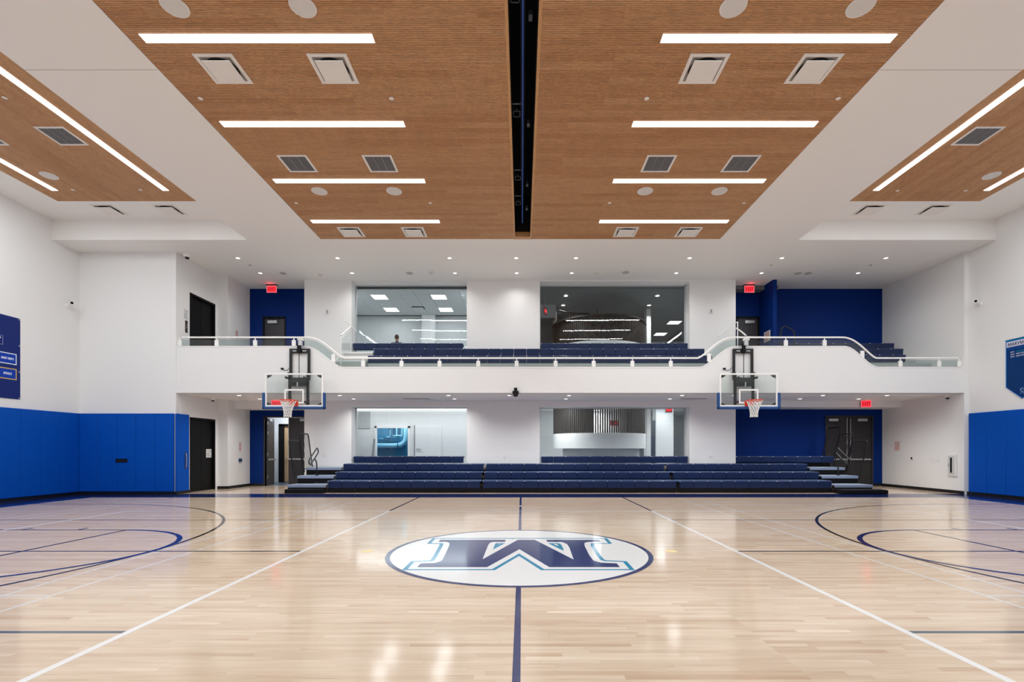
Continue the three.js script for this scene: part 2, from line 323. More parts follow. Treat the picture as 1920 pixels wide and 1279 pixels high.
// doors
function leaf(parent, name, w, h, m) { const l = mesh(name, rbox(0, w, 0.01, h, -0.022, 0.022, 0.004, 1), m, parent); return l; }
const frameOf = (x0, x1, y0, y1, d, t = 0.05) => [box(x0, x0 + t, y0, y1, d - 0.03, d + 0.12), box(x1 - t, x1, y0, y1, d - 0.03, d + 0.12), box(x0, x1, y1 - t, y1, d - 0.03, d + 0.12)];
function closer(parent, x, y, z = 0.03) {
  const c = mesh('door_closer', rbox(x - 0.17, x + 0.17, y - 0.05, y + 0.05, -z - 0.05, -z, 0.008, 1), M.steel, parent);
  mesh('arm', bar(V(x - 0.12, y + 0.06, -z - 0.03), V(x + 0.2, y + 0.1, -z - 0.08), 0.02, 0.012), M.blackMetal, parent); return c;
}
{
  // elevator doors in the side wall
  for (const [n, y0, y1] of [[1, 0, 2.5], [2, PLAT, 6.67]]) {
    const g = structGroup('door_' + n); g.userData.label = n === 1 ? 'black elevator door beside the blue padding below the balcony' : 'black elevator door above the balcony';
    for (const [a, b] of [[16.53, 17.14], [17.15, 17.76]]) mesh('door_leaf', rbox(GAL_L - 0.13, GAL_L - 0.07, y0 + 0.01, y1 - 0.04, a, b, 0.004, 1), M.black, g);
    mesh('door_frame', [box(GAL_L - 0.28, GAL_L + 0.012, y0, y1, 16.45, 16.53), box(GAL_L - 0.28, GAL_L + 0.012, y0, y1, 17.76, 17.81), box(GAL_L - 0.28, GAL_L + 0.012, y1 - 0.05, y1 + 0.02, 16.45, 17.81)], M.black, g);
  }
  struct('wall_elevator_shaft', box(GAL_L - 1.6, GAL_L - 0.3, 0, Y1, 16.2, 17.9), M.black);
  // lower left double door, left leaf swung open into the corridor
  const g3 = structGroup('door_3'); g3.userData.label = 'dark double door at the lower left, one leaf open to a corridor';
  mesh('door_frame', frameOf(-10.17, -8.16, 0, 2.75, BLUE), M.darkDoor, g3);
  const open = mesh('door_leaf', rbox(0, 0.9, 0.01, 2.69, -0.022, 0.022, 0.004, 1), std(0x3c3a3c, 0.45), g3); open.position.set(-10.1, 0, -(BLUE + 0.1)); open.rotation.y = THREE.MathUtils.degToRad(101);
  for (const y of [0.35, 1.25, 2.1, 2.5]) mesh('hinge', rbox(-0.02, 0.05, y - 0.06, y + 0.06, -0.03, -0.021, 0.003, 1).scale(1, 1, 1), M.steel, open);
  mesh('push_bar', rbox(0.06, 0.86, 1.0, 1.06, -0.1, -0.03, 0.012, 2), M.steel, open);
  mesh('door_closer', rbox(0.08, 0.42, 2.56, 2.66, -0.09, -0.03, 0.008, 1), M.steel, open);
  const shut = mesh('door_leaf', rbox(-9.2, -8.28, 0.01, 2.69, BLUE + 0.0, BLUE + 0.044, 0.004, 1), M.darkDoor, g3);
  mesh('push_bar', rbox(-9.17, -8.34, 1.03, 1.09, BLUE - 0.08, BLUE - 0.005, 0.012, 2), M.steel, shut);
  mesh('door_closer', rbox(-8.72, -8.36, 2.55, 2.65, BLUE - 0.07, BLUE, 0.008, 1), M.steel, shut);
  mesh('latch_rod', rbox(-9.19, -9.17, 1.1, 2.66, BLUE - 0.03, BLUE - 0.005, 0.004, 1), M.steel, shut);
  // lower right double door, closed
  const g4 = structGroup('door_4'); g4.userData.label = 'closed black double door at the lower right with steel push bars';
  mesh('door_frame', frameOf(11.95, 13.83, 0, 2.77, BLUE), M.darkDoor, g4);
  for (const [a, b, hx, rx] of [[12.0, 12.87, 12.25, 12.8], [12.88, 13.78, 13.4, 12.94]]) {
    const l = mesh('door_leaf', rbox(a, b, 0.01, 2.71, BLUE, BLUE + 0.044, 0.004, 1), std(0x211f21, 0.5), g4);
    mesh('push_bar', rbox(a + 0.06, b - 0.06, 1.02, 1.08, BLUE - 0.08, BLUE - 0.005, 0.012, 2), M.steel, l);
    mesh('latch_rod', rbox(rx - 0.011, rx + 0.011, 0.9, 2.66, BLUE - 0.03, BLUE - 0.005, 0.004, 1), M.steel, l);
    mesh('door_closer', rbox(hx - 0.18, hx + 0.18, 2.55, 2.65, BLUE - 0.07, BLUE, 0.008, 1), M.steel, l);
  }
  // upper doors
  for (const [n, a, b, where] of [[5, -10.2, -9.3, 'left'], [6, 8.45, 9.35, 'right']]) {
    const g = structGroup('door_' + n); g.userData.label = `dark door with a steel closer in the upper ${where} blue alcove`;
    mesh('door_frame', frameOf(a, b, PLAT, 6.67, BLUE), M.black, g);
    const l = mesh('door_leaf', rbox(a + 0.05, b - 0.05, PLAT + 0.01, 6.6, BLUE + 0.02, BLUE + 0.064, 0.004, 1), std(0x302d31, 0.45), g);
    const cx = (a + b) / 2 + (n === 5 ? -0.07 : 0.07);
    mesh('door_closer', rbox(cx - 0.19, cx + 0.19, 6.4, 6.52, BLUE - 0.05, BLUE + 0.02, 0.01, 1), M.steel, l);
    mesh('closer_arm', [bar(V(cx - 0.15, 6.54, BLUE - 0.04), V(cx + 0.2, 6.58, BLUE - 0.1), 0.025, 0.015), bar(V(cx + 0.2, 6.58, BLUE - 0.1), V(cx + 0.25, 6.6, BLUE), 0.025, 0.015)], M.blackMetal, l);
  }
}

// ---------------------------------------------------------------- ceilings
{
  const out = rect(XL - 0.3, XR + 0.3, NEAR - 0.3, BLUE + 0.4), recL = rect(XL - 0.02, -8.3, NEAR, 14.87), recR = rect(8.35, XR + 0.02, NEAR, 14.87), wood = rect(-6.06, 5.96, 0.4, 14.82);
  const c = struct('ceiling', slabXZ(out, [recL, recR, wood], Y1, Y2 - Y1 + 0.2), M.ceiling);
  c.userData.label = 'white hall ceiling with a wood field and raised side bays';
  for (const [a, b] of [[-8.29, -6.08], [5.98, 8.34]]) mesh('control_joint', box(a, b, Y1 - 0.0015, Y1 + 0.002, 8.205, 8.217), std(0xbdb6b0, 0.8), c);
  struct('ceiling_bay_left', box(XL - 0.1, -8.2, Y2, Y2 + 0.1, NEAR, 14.95), M.ceiling);
  struct('ceiling_bay_right', box(8.25, XR + 0.1, Y2, Y2 + 0.1, NEAR, 14.95), M.ceiling);
  struct('ceiling_roof', box(XL - 0.3, XR + 0.3, 9.3, 9.5, NEAR - 0.3, 15.3), M.black);
  // oak planks with grooved faces
  const cache = {};
  function plankGeo(len, variant) {
    const key = len.toFixed(2) + '_' + variant;
    if (cache[key]) return cache[key];
    const w = 0.165, n = 5, p = w / n, gap = 0.0085, dep = 0.012, prof = [[-w / 2 + 0.0005, 0.02]];
    for (let i = 0; i < n; i++) { const a = -w / 2 + i * p; prof.push([a + 0.0005, dep], [a + gap / 2, dep], [a + gap / 2, 0], [a + p - gap / 2, 0], [a + p - gap / 2, dep]); }
    prof.push([w / 2 - 0.0005, dep], [w / 2 - 0.0005, 0.02]);
    const pos = [], uv = [], q = (a, b) => {
      const h = len / 2 - 0.0008, P = [[-h, a[1], a[0]], [h, a[1], a[0]], [h, b[1], b[0]], [-h, b[1], b[0]]], T = P.map((c) => [c[0] / 1.4 + variant * 0.37, (c[2] + c[1]) / 0.35 + variant * 0.29]);
      for (const k of [0, 2, 1, 0, 3, 2]) { pos.push(...P[k]); uv.push(...T[k]); }
    };
    for (let i = 0; i < prof.length - 1; i++) q(prof[i], prof[i + 1]);
    q(prof[prof.length - 1], prof[0]);
    const g = new THREE.BufferGeometry(); g.setAttribute('position', new THREE.Float32BufferAttribute(pos, 3)); g.setAttribute('uv', new THREE.Float32BufferAttribute(uv, 2)); g.computeVertexNormals();
    return (cache[key] = g);
  }
  // lays planks over a field: a0..a1 along the grain, b0..b1 across, only rows nearer than `seen` are joined
  function field(parent, a0, a1, b0, b1, y, alongX, seen) {
    const rest = [];
    for (let b = b1 - 0.0825; b > b0 - 0.06; b -= 0.165) {
      let a = a0;
      const start = [0.6, 1.2, 1.8, 2.4][Math.floor(rnd() * 4)];
      let first = true;
      while (a < a1 - 0.05) {
        let len = first ? start : 2.4; first = false;
        if (a + len > a1 - 0.3) len = a1 - a;
        len = Math.round(len * 100) / 100;
        const v = Math.floor(rnd() * 4), m = OAK_TONES[Math.floor(rnd() * OAK_TONES.length)], g = plankGeo(len, v), x = alongX ? a + len / 2 : b, d = alongX ? b : a + len / 2;
        const visible = alongX ? d > seen : a + len > seen;
        if (visible) { const o = mesh('plank', g, m, parent); o.position.set(x, y, -d); if (!alongX) o.rotation.y = Math.PI / 2; }
        else { const c = g.clone(); if (!alongX) c.rotateY(Math.PI / 2); c.translate(x, y, -d); rest.push(c); }
        a += len;
      }
    }
    if (rest.length) { const r = mesh('plank_rest', rest, OAK_TONES[0], parent); r.userData.kind = 'stuff'; }
  }
  const wl = struct('ceiling_wood_left', box(-6.06, -0.2, Y1 + 0.021, Y1 + 0.06, 0.4, 14.82), M.black);
  field(wl, -6.05, -0.25, 0.4, 14.815, Y1, true, 6.7);
  const wr = struct('ceiling_wood_right', box(0.245, 5.96, Y1 + 0.021, Y1 + 0.06, 0.4, 14.82), M.black);
  field(wr, 0.295, 5.95, 0.4, 14.815, Y1, true, 6.7);
  const bl = struct('ceiling_wood_bay_left', box(-12.85, -8.3, Y2 - 0.004, Y2, 0.6, 13.72), M.black);
  field(bl, 0.6, 13.72, -12.85, -8.32, Y2 - 0.024, false, 8.6);
  const br = struct('ceiling_wood_bay_right', box(8.35, 12.77, Y2 - 0.004, Y2, 0.6, 13.72), M.black);
  field(br, 0.6, 13.72, 8.4, 12.77, Y2 - 0.024, false, 8.6);
  const edge = new THREE.MeshStandardMaterial({ color: 0xe8b47c, map: oakMap, roughness: 0.5 });
  for (const [p, a, b] of [[wl, -0.25, -0.2], [wr, 0.245, 0.295]]) mesh('edge_trim', box(a, b, Y1 - 0.004, Y1 + 0.14, 0.4, 14.82), edge, p);
  mesh('end_trim', box(-0.2, 0.245, Y1 - 0.004, Y1 + 0.14, 14.64, 14.82), edge, wr);
  // the dark slot
  const slot = struct('ceiling_slot', [box(-0.26, -0.2, Y1 + 0.14, 9.0, 0.4, 14.82), box(0.245, 0.3, Y1 + 0.14, 9.0, 0.4, 14.82), box(-0.26, 0.3, 9.0, 9.06, 0.4, 14.82), box(-0.2, 0.245, Y1 + 0.14, 9.0, 14.66, 14.82), box(-0.2, 0.245, Y1, 9.0, 0.3, 0.4)], std(0x040405, 0.9));
  slot.userData.label = 'narrow black slot between the two wood ceiling fields';
  const cu = thing('divider_curtain', 'blue folded divider curtain hanging inside the black ceiling slot', 'curtain', [0, 0, 0]);
  mesh('fabric', rbox(0.0, 0.03, Y1 + 0.1, Y1 + 0.75, 1, 14.0, 0.012, 2), M.curtain, cu);
  mesh('track', rbox(-0.03, 0.06, Y1 + 0.75, Y1 + 0.8, 1, 14.1, 0.004, 1), M.blackMetal, cu);
  [7.05, 9.5, 11.75, 12.95].forEach((d, i) => {
    const b = thing('curtain_bracket', `dark steel hoist bracket in the ceiling slot, ${ORD[i]} from the camera`, 'bracket', [-0.1, Y1 + 0.14, -d], 'hoist brackets in the ceiling slot');
    mesh('plate', [box(-0.07, -0.055, 0, 0.3, -0.09, 0.09), box(0.055, 0.07, 0, 0.3, -0.09, 0.09), box(-0.07, 0.07, 0, 0.012, 0.07, 0.09), box(-0.07, 0.07, 0, 0.012, -0.09, -0.07)], std(0x3c3f45, 0.4, { metalness: 0.4 }), b);
    mesh('pulley', new THREE.CylinderGeometry(0.05, 0.05, 0.03, 16).rotateZ(Math.PI / 2).translate(0, 0.1, 0), M.blackMetal, b);
    mesh('clip', rbox(0.2, 0.26, 0.02, 0.1, 0.3, 0.42, 0.006, 1), std(0x3c3f45, 0.5), b);
    mesh('bolt', new THREE.CylinderGeometry(0.012, 0.012, 0.18, 8).rotateZ(Math.PI / 2).translate(0, 0.2, 0), M.steel, b);
  });
}
// strip lights in the wood field
function rectLight(parent, w, l, x, y, z, intensity, color, alongX = true) {
  const L = new THREE.RectAreaLight(color, intensity, w, l); L.position.set(x, y, z); L.rotation.x = -Math.PI / 2; L.name = 'area_light'; parent.add(L); return L;
}
{
  const rows = [13.66, 11.6, 9.57, 7.575, 5.57, 3.56, 1.56];
  const order = ['farthest', 'second farthest', 'third farthest', 'fourth farthest', 'fifth farthest', 'sixth farthest', 'nearest'];
  rows.forEach((d, r) => [['left', -5.835, -2.283, -3.31], ['right', 2.15, 5.72, 4.68]].forEach(([side, a, b, c]) => {
    const t = thing('strip_light', `long white strip light across the ${side} wood ceiling, ${order[r]} row of seven`, 'ceiling light', [0, Y1 - 0.002, -d], 'strip lights across the wood ceiling');
    for (const [p, q] of [[a, c - 0.004], [c + 0.004, b]]) mesh('diffuser', rbox(p, q, -0.012, 0, -0.08, 0.08, 0.003, 1), M.glow, t);
    for (const p of [a - 0.004, b]) mesh('end_cap', rbox(p, p + 0.004, -0.013, 0, -0.082, 0.082, 0.001, 1), M.fixture, t);
    rectLight(t, b - a, 0.16, (a + b) / 2, -0.018, 0, STRIP, STRIP_COLOR);
  }));
  [['left', 'inner', -9.5], ['left', 'outer', -12.46], ['right', 'inner', 9.45], ['right', 'outer', 12.4]].forEach(([side, which, x]) => {
    const t = thing('bay_light', `long white strip light running along the ${side} ceiling bay, ${which} one of two`, 'ceiling light', [x, Y2 - 0.026, 0], 'strip lights along the side bays');
    for (const [a, b] of [[1.0, 5.0], [5.01, 9.0], [9.01, 13.14]]) mesh('diffuser', rbox(-0.08, 0.08, -0.012, 0, a, b, 0.003, 1), M.glow, t);
    rectLight(t, 0.16, 12.14, 0, -0.018, -7.07, STRIP_SIDE, STRIP_COLOR);
  });
}
// ceiling devices
{
  const cols = [['far left', -4.96], ['inner left', -3.13], ['inner right', 3.02], ['far right', 4.84]];
  // plaque diffuser: frame, neck, flat dark disc for the recess shade, floating square plaque
  function diffuser(label, x, y, d, group) {
    const t = thing('air_diffuser', label, 'air vent', [x, y, -d], group), s = 0.32;
    mesh('frame', ext(shapeOf(rect(-s, s, -s, s), [rect(-0.262, 0.262, -0.262, 0.262)]), 0.012).rotateX(-Math.PI / 2).translate(0, -0.012, 0), M.fixture, t);
    mesh('neck', box(-0.262, 0.262, -0.002, -0.001, -0.262, 0.262), std(0x9b948d, 0.7), t); mesh('dark_recess_disc', cyl(0.245, 0.245, 0.002, 0, -0.004, 0, 32), M.duct, t);
    mesh('plaque', rbox(-0.228, 0.228, -0.047, -0.037, -0.228, 0.228, 0.003, 1), M.fixture, t);
    return t;
  }
  let proto = null;
  const put = (label, x, y, d, group) => (proto ? tag(copyOf(proto, label, [x, y, -d]), label, 'air vent', group) : (proto = diffuser(label, x, y, d, group)));
  for (const [n, x] of cols) put(`white square air diffuser on the wood ceiling nearest the camera, ${n} one`, x, Y1, 8.19, 'square diffusers on the wood ceiling');
  for (const [n, x] of cols) put(`white square air diffuser at the far edge of the wood ceiling, ${n} one`, x, Y1, 14.33, 'square diffusers on the wood ceiling');
  for (const [n, x] of [['left bay, outer', -11.95], ['left bay, inner', -10.2], ['right bay, inner', 10.06], ['right bay, outer', 11.92]]) put(`white square air diffuser on the white ceiling beyond the ${n} one`, x, Y2, 14.25, 'square diffusers in the side bays');
  let gp = null;
  function grille(label, x, y, d, group) {
    if (gp) return tag(copyOf(gp, label, [x, y, -d]), label, 'air grille', group);
    const t = gp = thing('return_grille', label, 'air grille', [x, y, -d], group);
    mesh('frame', ext(shapeOf(rect(-0.32, 0.32, -0.32, 0.32), [rect(-0.275, 0.275, -0.275, 0.275)]), 0.014).rotateX(-Math.PI / 2).translate(0, -0.014, 0), M.fixture, t);
    mesh('back', box(-0.275, 0.275, -0.003, -0.001, -0.275, 0.275), std(0x4b4c50, 0.8), t);
    const bl = box(-0.272, 0.272, -0.0125, -0.004, -0.0045, 0.0045);
    for (let i = 0; i < 16; i++) { const b = mesh('blade', bl, M.blade, t); b.position.z = -0.255 + i * 0.034; }
    for (const q of [-0.09, 0.09]) mesh('cross_bar', box(q - 0.005, q + 0.005, -0.0128, -0.004, -0.272, 0.272), M.blade, t);
    return t;
  }
  for (const [n, x] of cols) grille(`white framed square return grille on the wood ceiling, ${n} one`, x, Y1, 10.9, 'return grilles on the wood ceiling');
  grille('white framed return grille in the left ceiling bay between its two strip lights, inner one', -10.15, Y2 - 0.024, 10.86, 'return grilles in the bays');
  grille('white framed return grille cut off by the left picture edge', -11.95, Y2 - 0.024, 10.86, 'return grilles in the bays');
  grille('white framed return grille in the right ceiling bay', 10.05, Y2 - 0.024, 10.86, 'return grilles in the bays');
  let sp = null;
  const perf = dataTexture(128, 128, (x, y) => { const a = (x % 8) - 3.5, b = (y % 8) - 3.5, v = a * a + b * b < 4 ? 175 : 226; return [v, v - 4, v - 8]; }); perf.repeat.set(12, 12);
  const grilleMat = new THREE.MeshStandardMaterial({ map: perf, roughness: 0.6 });
  function speaker(label, x, y, d) {
    if (sp) return copyOf(sp, label, [x, y, -d]);
    const t = sp = thing('ceiling_speaker', label, 'speaker', [x, y, -d], 'round ceiling speakers');
    mesh('rim', new THREE.TorusGeometry(0.18, 0.008, 8, 40).rotateX(Math.PI / 2).translate(0, -0.006, 0), M.fixture, t);
    mesh('grille', cyl(0.178, 0.174, 0.01, 0, -0.006, 0, 40), grilleMat, t);
    return t;
  }
  for (const [n, x] of cols) speaker(`round white ceiling speaker at the top edge of the picture, ${n} one`, x, Y1, 7.03);
  for (const [n, x] of cols) speaker(`round white ceiling speaker beyond the third light row, ${n} one`, x, Y1, 12.06);
  speaker('round white ceiling speaker in the left ceiling bay', -11.94, Y2 - 0.024, 12.43);
  speaker('round white ceiling speaker in the right ceiling bay', 11.86, Y2 - 0.024, 12.43);
  let sk = null;
  function sprinkler(label, x, y, d) {
    if (sk) return copyOf(sk, label, [x, y, -d]);
    const t = sk = thing('sprinkler_cover', label, 'sprinkler', [x, y, -d], 'round sprinkler covers');
    mesh('cover', new THREE.LatheGeometry([[0, -0.016], [0.03, -0.016], [0.042, -0.012], [0.044, -0.006], [0.03, 0]].map((p) => new THREE.Vector2(...p)), 20), M.fixture, t);
    return t;
  }
  const sc = [['at the left wood edge', -5.79], ['left of the slot', -2.35], ['right of the slot', 2.25], ['at the right wood edge', 5.7]];
  for (const [n, x] of sc) sprinkler(`small round sprinkler cover between the two nearest light rows, ${n}`, x, Y1, 8.87);
  for (const [n, x] of sc) sprinkler(`small round sprinkler cover before the farthest light row, ${n}`, x, Y1, 12.63);
  sprinkler('small round sprinkler cover in the left bay near the picture edge', -10.16, Y2 - 0.024, 9.67);
  sprinkler('small round sprinkler cover near the end of the left bay outer light', -11.95, Y2 - 0.024, 13.1);
  sprinkler('small round sprinkler cover near the end of the left bay inner light', -10.15, Y2 - 0.024, 13.1);
  sprinkler('small round sprinkler cover near the end of the right bay inner light', 10.03, Y2 - 0.024, 13.14);
  sprinkler('small round sprinkler cover near the end of the right bay outer light', 11.85, Y2 - 0.024, 13.14);
  // downlights
  let dp = null;
  function downlight(label, x, y, d, group, power) {
    let t;
    if (!dp) {
      t = dp = thing('downlight', label, 'downlight', [x, y, -d], group);
      mesh('trim', new THREE.LatheGeometry([[0.058, 0.0], [0.06, -0.004], [0.082, -0.005], [0.086, 0]].map((p) => new THREE.Vector2(...p)), 24), M.fixture, t);
      mesh('lens', cyl(0.064, 0.06, 0.008, 0, -0.006, 0, 24), M.glowSoft, t);
    } else t = tag(copyOf(dp, label, [x, y, -d]), label, 'downlight', group);
    const s = new THREE.SpotLight(DOWN_COLOR, power, 0, 1.32, 1, 2); s.name = 'spot'; s.position.set(x, y - 0.025, -d); s.target.position.set(x, 0, -d); s.shadow.radius = 3;
    lamps.push([t, s]);
    return t;
  }
  const lamps = [], up1 = [446, 633, 843, 968, 1080, 1293, 1466, 1661], up2 = [488, 660, 853, 969, 1072, 1268, 1428, 1609];
  const lo1 = [448, 637, 841, 955, 1067, 1279, 1377, 1543, 1663], lo2 = [487, 663, 852, 1061, 1256, 1500, 1610];
  const surveyX = (px, d) => (px - 978.5) * d / FPX;
  [[up1, Y1, 16.28, 'upper gallery ceiling, front row', DOWN_UP], [up2, Y1, 17.66, 'upper gallery ceiling, back row', DOWN_UP], [lo1, SOFFIT, 16.55, 'soffit under the balcony, front row', DOWN_LOW], [lo2, SOFFIT, 17.68, 'soffit under the balcony, back row', DOWN_LOW]].forEach(([list, y, d, where, pw]) =>
    list.forEach((px, i) => downlight(`round downlight in the ${where}, ${ORD[i]} from the left`, surveyX(px, d), y, d, 'downlights in the ' + where.split(',')[0], pw)));
  for (const [t, s] of lamps) { s.position.sub(t.position); s.target.position.sub(t.position); t.add(s, s.target); }
  // small discs, detectors and cameras on the gallery ceilings
  let dd = null;
  function disc(label, x, y, d, r = 0.09) {
    const t = thing('ceiling_disc', label, 'detector', [x, y, -d]);
    mesh('plate', cyl(r, r * 0.92, 0.014, 0, -0.007, 0, 24), std(0xb9b2ac, 0.6), t); return t;
  }
  disc('flat round grey speaker disc left of the upper left exit sign', surveyX(531, 17.68), Y1, 17.68, 0.12);
  disc('flat round grey speaker disc above the upper left window', surveyX(768, 17.68), Y1, 17.68, 0.12);
  disc('flat round grey speaker disc above the upper right window', surveyX(1173, 17.6), Y1, 17.6, 0.12);
  disc('darker flat disc on the ceiling before the upper right blue wall', surveyX(1496, 17.68), Y1, 17.68, 0.12);
  disc('paler flat disc on the ceiling before the upper right blue wall', surveyX(1515, 17.68), Y1, 17.68, 0.12);
  disc('small ceiling disc above the left elevator landing', surveyX(469, 16.9), Y1, 16.9, 0.045);
  disc('small ceiling disc right of the upper right exit sign', surveyX(1446, 16.9), Y1, 16.9, 0.045);
  disc('small ceiling disc near the right gallery wall', surveyX(1632, 16.9), Y1, 16.9, 0.055);
  function detector(label, x, y, d) {
    const t = thing('smoke_detector', label, 'smoke detector', [x, y, -d]);
    mesh('base', cyl(0.075, 0.08, 0.02, 0, -0.01, 0, 24), M.fixture, t);
    mesh('head', new THREE.LatheGeometry([[0, -0.06], [0.03, -0.058], [0.05, -0.045], [0.055, -0.02]].map((p) => new THREE.Vector2(...p)), 20), std(0xd0ccc8, 0.5), t);
  }
  detector('smoke detector on the gallery ceiling above the upper left column', surveyX(601, 17.8), Y1, 17.8);
  detector('smoke detector on the gallery ceiling over the upper left window', surveyX(808, 17.6), Y1, 17.6);
  detector('smoke detector on the gallery ceiling over the upper right window', surveyX(1119, 17.6), Y1, 17.6);
  for (const [n, px] of [['left', 781], ['right', 1300]]) {
    const t = thing('slot_diffuser', `long dark slot diffuser in the balcony soffit over the lower ${n} window`, 'air vent', [surveyX(px, 17.6), SOFFIT, -17.6]);
    mesh('frame', ext(shapeOf(rect(-0.5, 0.5, -0.12, 0.12), [rect(-0.47, 0.47, -0.09, 0.09)]), 0.008).rotateX(-Math.PI / 2).translate(0, -0.008, 0), M.fixture, t);
    mesh('slot', box(-0.47, 0.47, -0.003, -0.001, -0.09, 0.09), M.duct, t);
    mesh('plate', rbox(-0.4, 0.4, -0.03, -0.022, -0.06, 0.06, 0.003, 1), M.fixture, t);
  }
  function dome(label, x, y, d, r = 0.075, black = false) {
    const t = thing('dome_camera', label, 'security camera', [x, y, -d]);
    mesh('base', cyl(r * 1.15, r * 1.0, 0.09, 0, -0.045, 0, 24), black ? M.black : M.whiteTrim, t);
    mesh('dome', new THREE.SphereGeometry(r * 0.66, 20, 10, 0, 7, Math.PI / 2, Math.PI / 2).translate(0, -0.09, 0), std(0x17181a, 0.12), t);
  }
  dome('white dome camera with dark lens above the left elevator landing', -10.88, Y1, 16.0, 0.1);
  dome('white dome camera under the balcony beside the blue padding', surveyX(347, 16.6), SOFFIT, 16.6);
  dome('white dome camera under the balcony above the elevator door', surveyX(399, 17.3), SOFFIT, 17.3);
  dome('white dome camera under the balcony at the right end', surveyX(1777, 16.4), SOFFIT, 16.4, 0.09);
  const pt = thing('ball_camera', 'black ball camera hanging at the middle of the balcony edge', 'security camera', [-0.2, SOFFIT + 0.06, -(FRONT - 0.06)]);
  mesh('bracket', rbox(-0.05, 0.05, -0.03, 0.09, -0.06, 0.0, 0.01, 2).translate(0, 0, 0), M.black, pt);
  mesh('housing', cyl(0.1, 0.105, 0.08, 0, -0.06, -0.02, 28), M.black, pt);
  mesh('ball', new THREE.SphereGeometry(0.092, 24, 12).translate(0, -0.11, 0.02), std(0x0d0d0f, 0.15), pt);
  function bullet(label, x, y, d, s) {
    const t = thing('bullet_camera', label, 'security camera', [x, y, -d]);
    mesh('wall_box', new THREE.CylinderGeometry(0.065, 0.065, 0.05, 24).rotateZ(Math.PI / 2).translate(s * 0.025, -0.04, 0), M.whiteTrim, t);
    mesh('arm', rod(new THREE.Vector3(s * 0.03, -0.04, 0), new THREE.Vector3(s * 0.13, -0.01, 0.02), 0.022, 12), M.whiteTrim, t);
    const dir = new THREE.Vector3(s * 0.75, -0.12, 0.65).normalize(), c = new THREE.Vector3(s * 0.15, 0.03, 0.02);
    mesh('body', rod(c.clone().addScaledVector(dir, -0.1), c.clone().addScaledVector(dir, 0.12), 0.062, 24), M.whiteTrim, t);
    mesh('lens', rod(c.clone().addScaledVector(dir, 0.118), c.clone().addScaledVector(dir, 0.126), 0.04, 24), M.black, t);
    mesh('sun_shield', rbox(-0.05, 0.05, 0, 0.012, -0.1, 0.1, 0.004, 1).rotateY(Math.atan2(-dir.x, -dir.z) ).translate(c.x, c.y + 0.062, c.z), M.whiteTrim, t);
  }
  bullet('white bullet camera high on the left wall', XL, 5.97, 15.37, 1);
  bullet('white bullet camera high on the right wall', XR, 6.03, 15.38, -1);
}
// ---------------------------------------------------------------- gallery platforms and steps
{
  const D0 = FRONT + 0.24;
  struct('floor_gallery_left', box(GAL_L, -6.42, SOFFIT + 0.2, PLAT, D0, BLUE), M.greyStep);
  struct('floor_gallery_right', box(6.8, 9.5, SOFFIT + 0.2, PLAT, D0, BLUE), M.greyStep);
  const steps = [[17.04, SOFFIT + 0.2], [BACK, SOFFIT + 0.2], [BACK, 4.8], [17.74, 4.8], [17.74, 4.42], [17.04, 4.42]];
  struct('floor_gallery_tiers', wallZY(steps, [], -5.34, 12.1), M.greyStep);
  struct('floor_gallery_tiers_right', wallZY([steps[0], [BLUE, SOFFIT + 0.2], [BLUE, 5.14], [18.44, 5.14], [18.44, 4.8], ...steps.slice(3)], [], 9.5, GAL_R - 9.5), M.greyStep);
  const st = structGroup('trim_1'); st.userData.label = 'pale grey steps climbing beside the upper bleacher rows';
  for (const [a, b, y0, y1] of [[16.9, 17.3, 4.2, 4.5], [17.3, 17.7, 4.2, 4.72], [17.7, 18.38, 4.2, 4.94]]) {
    const s = mesh('step', box(-6.4, -5.36, y0, y1, a, b), M.greyStep, st);
    mesh('nosing', box(-6.4, -5.36, y1 - 0.05, y1 + 0.005, a - 0.012, a), M.whiteTrim, s);
  }
}
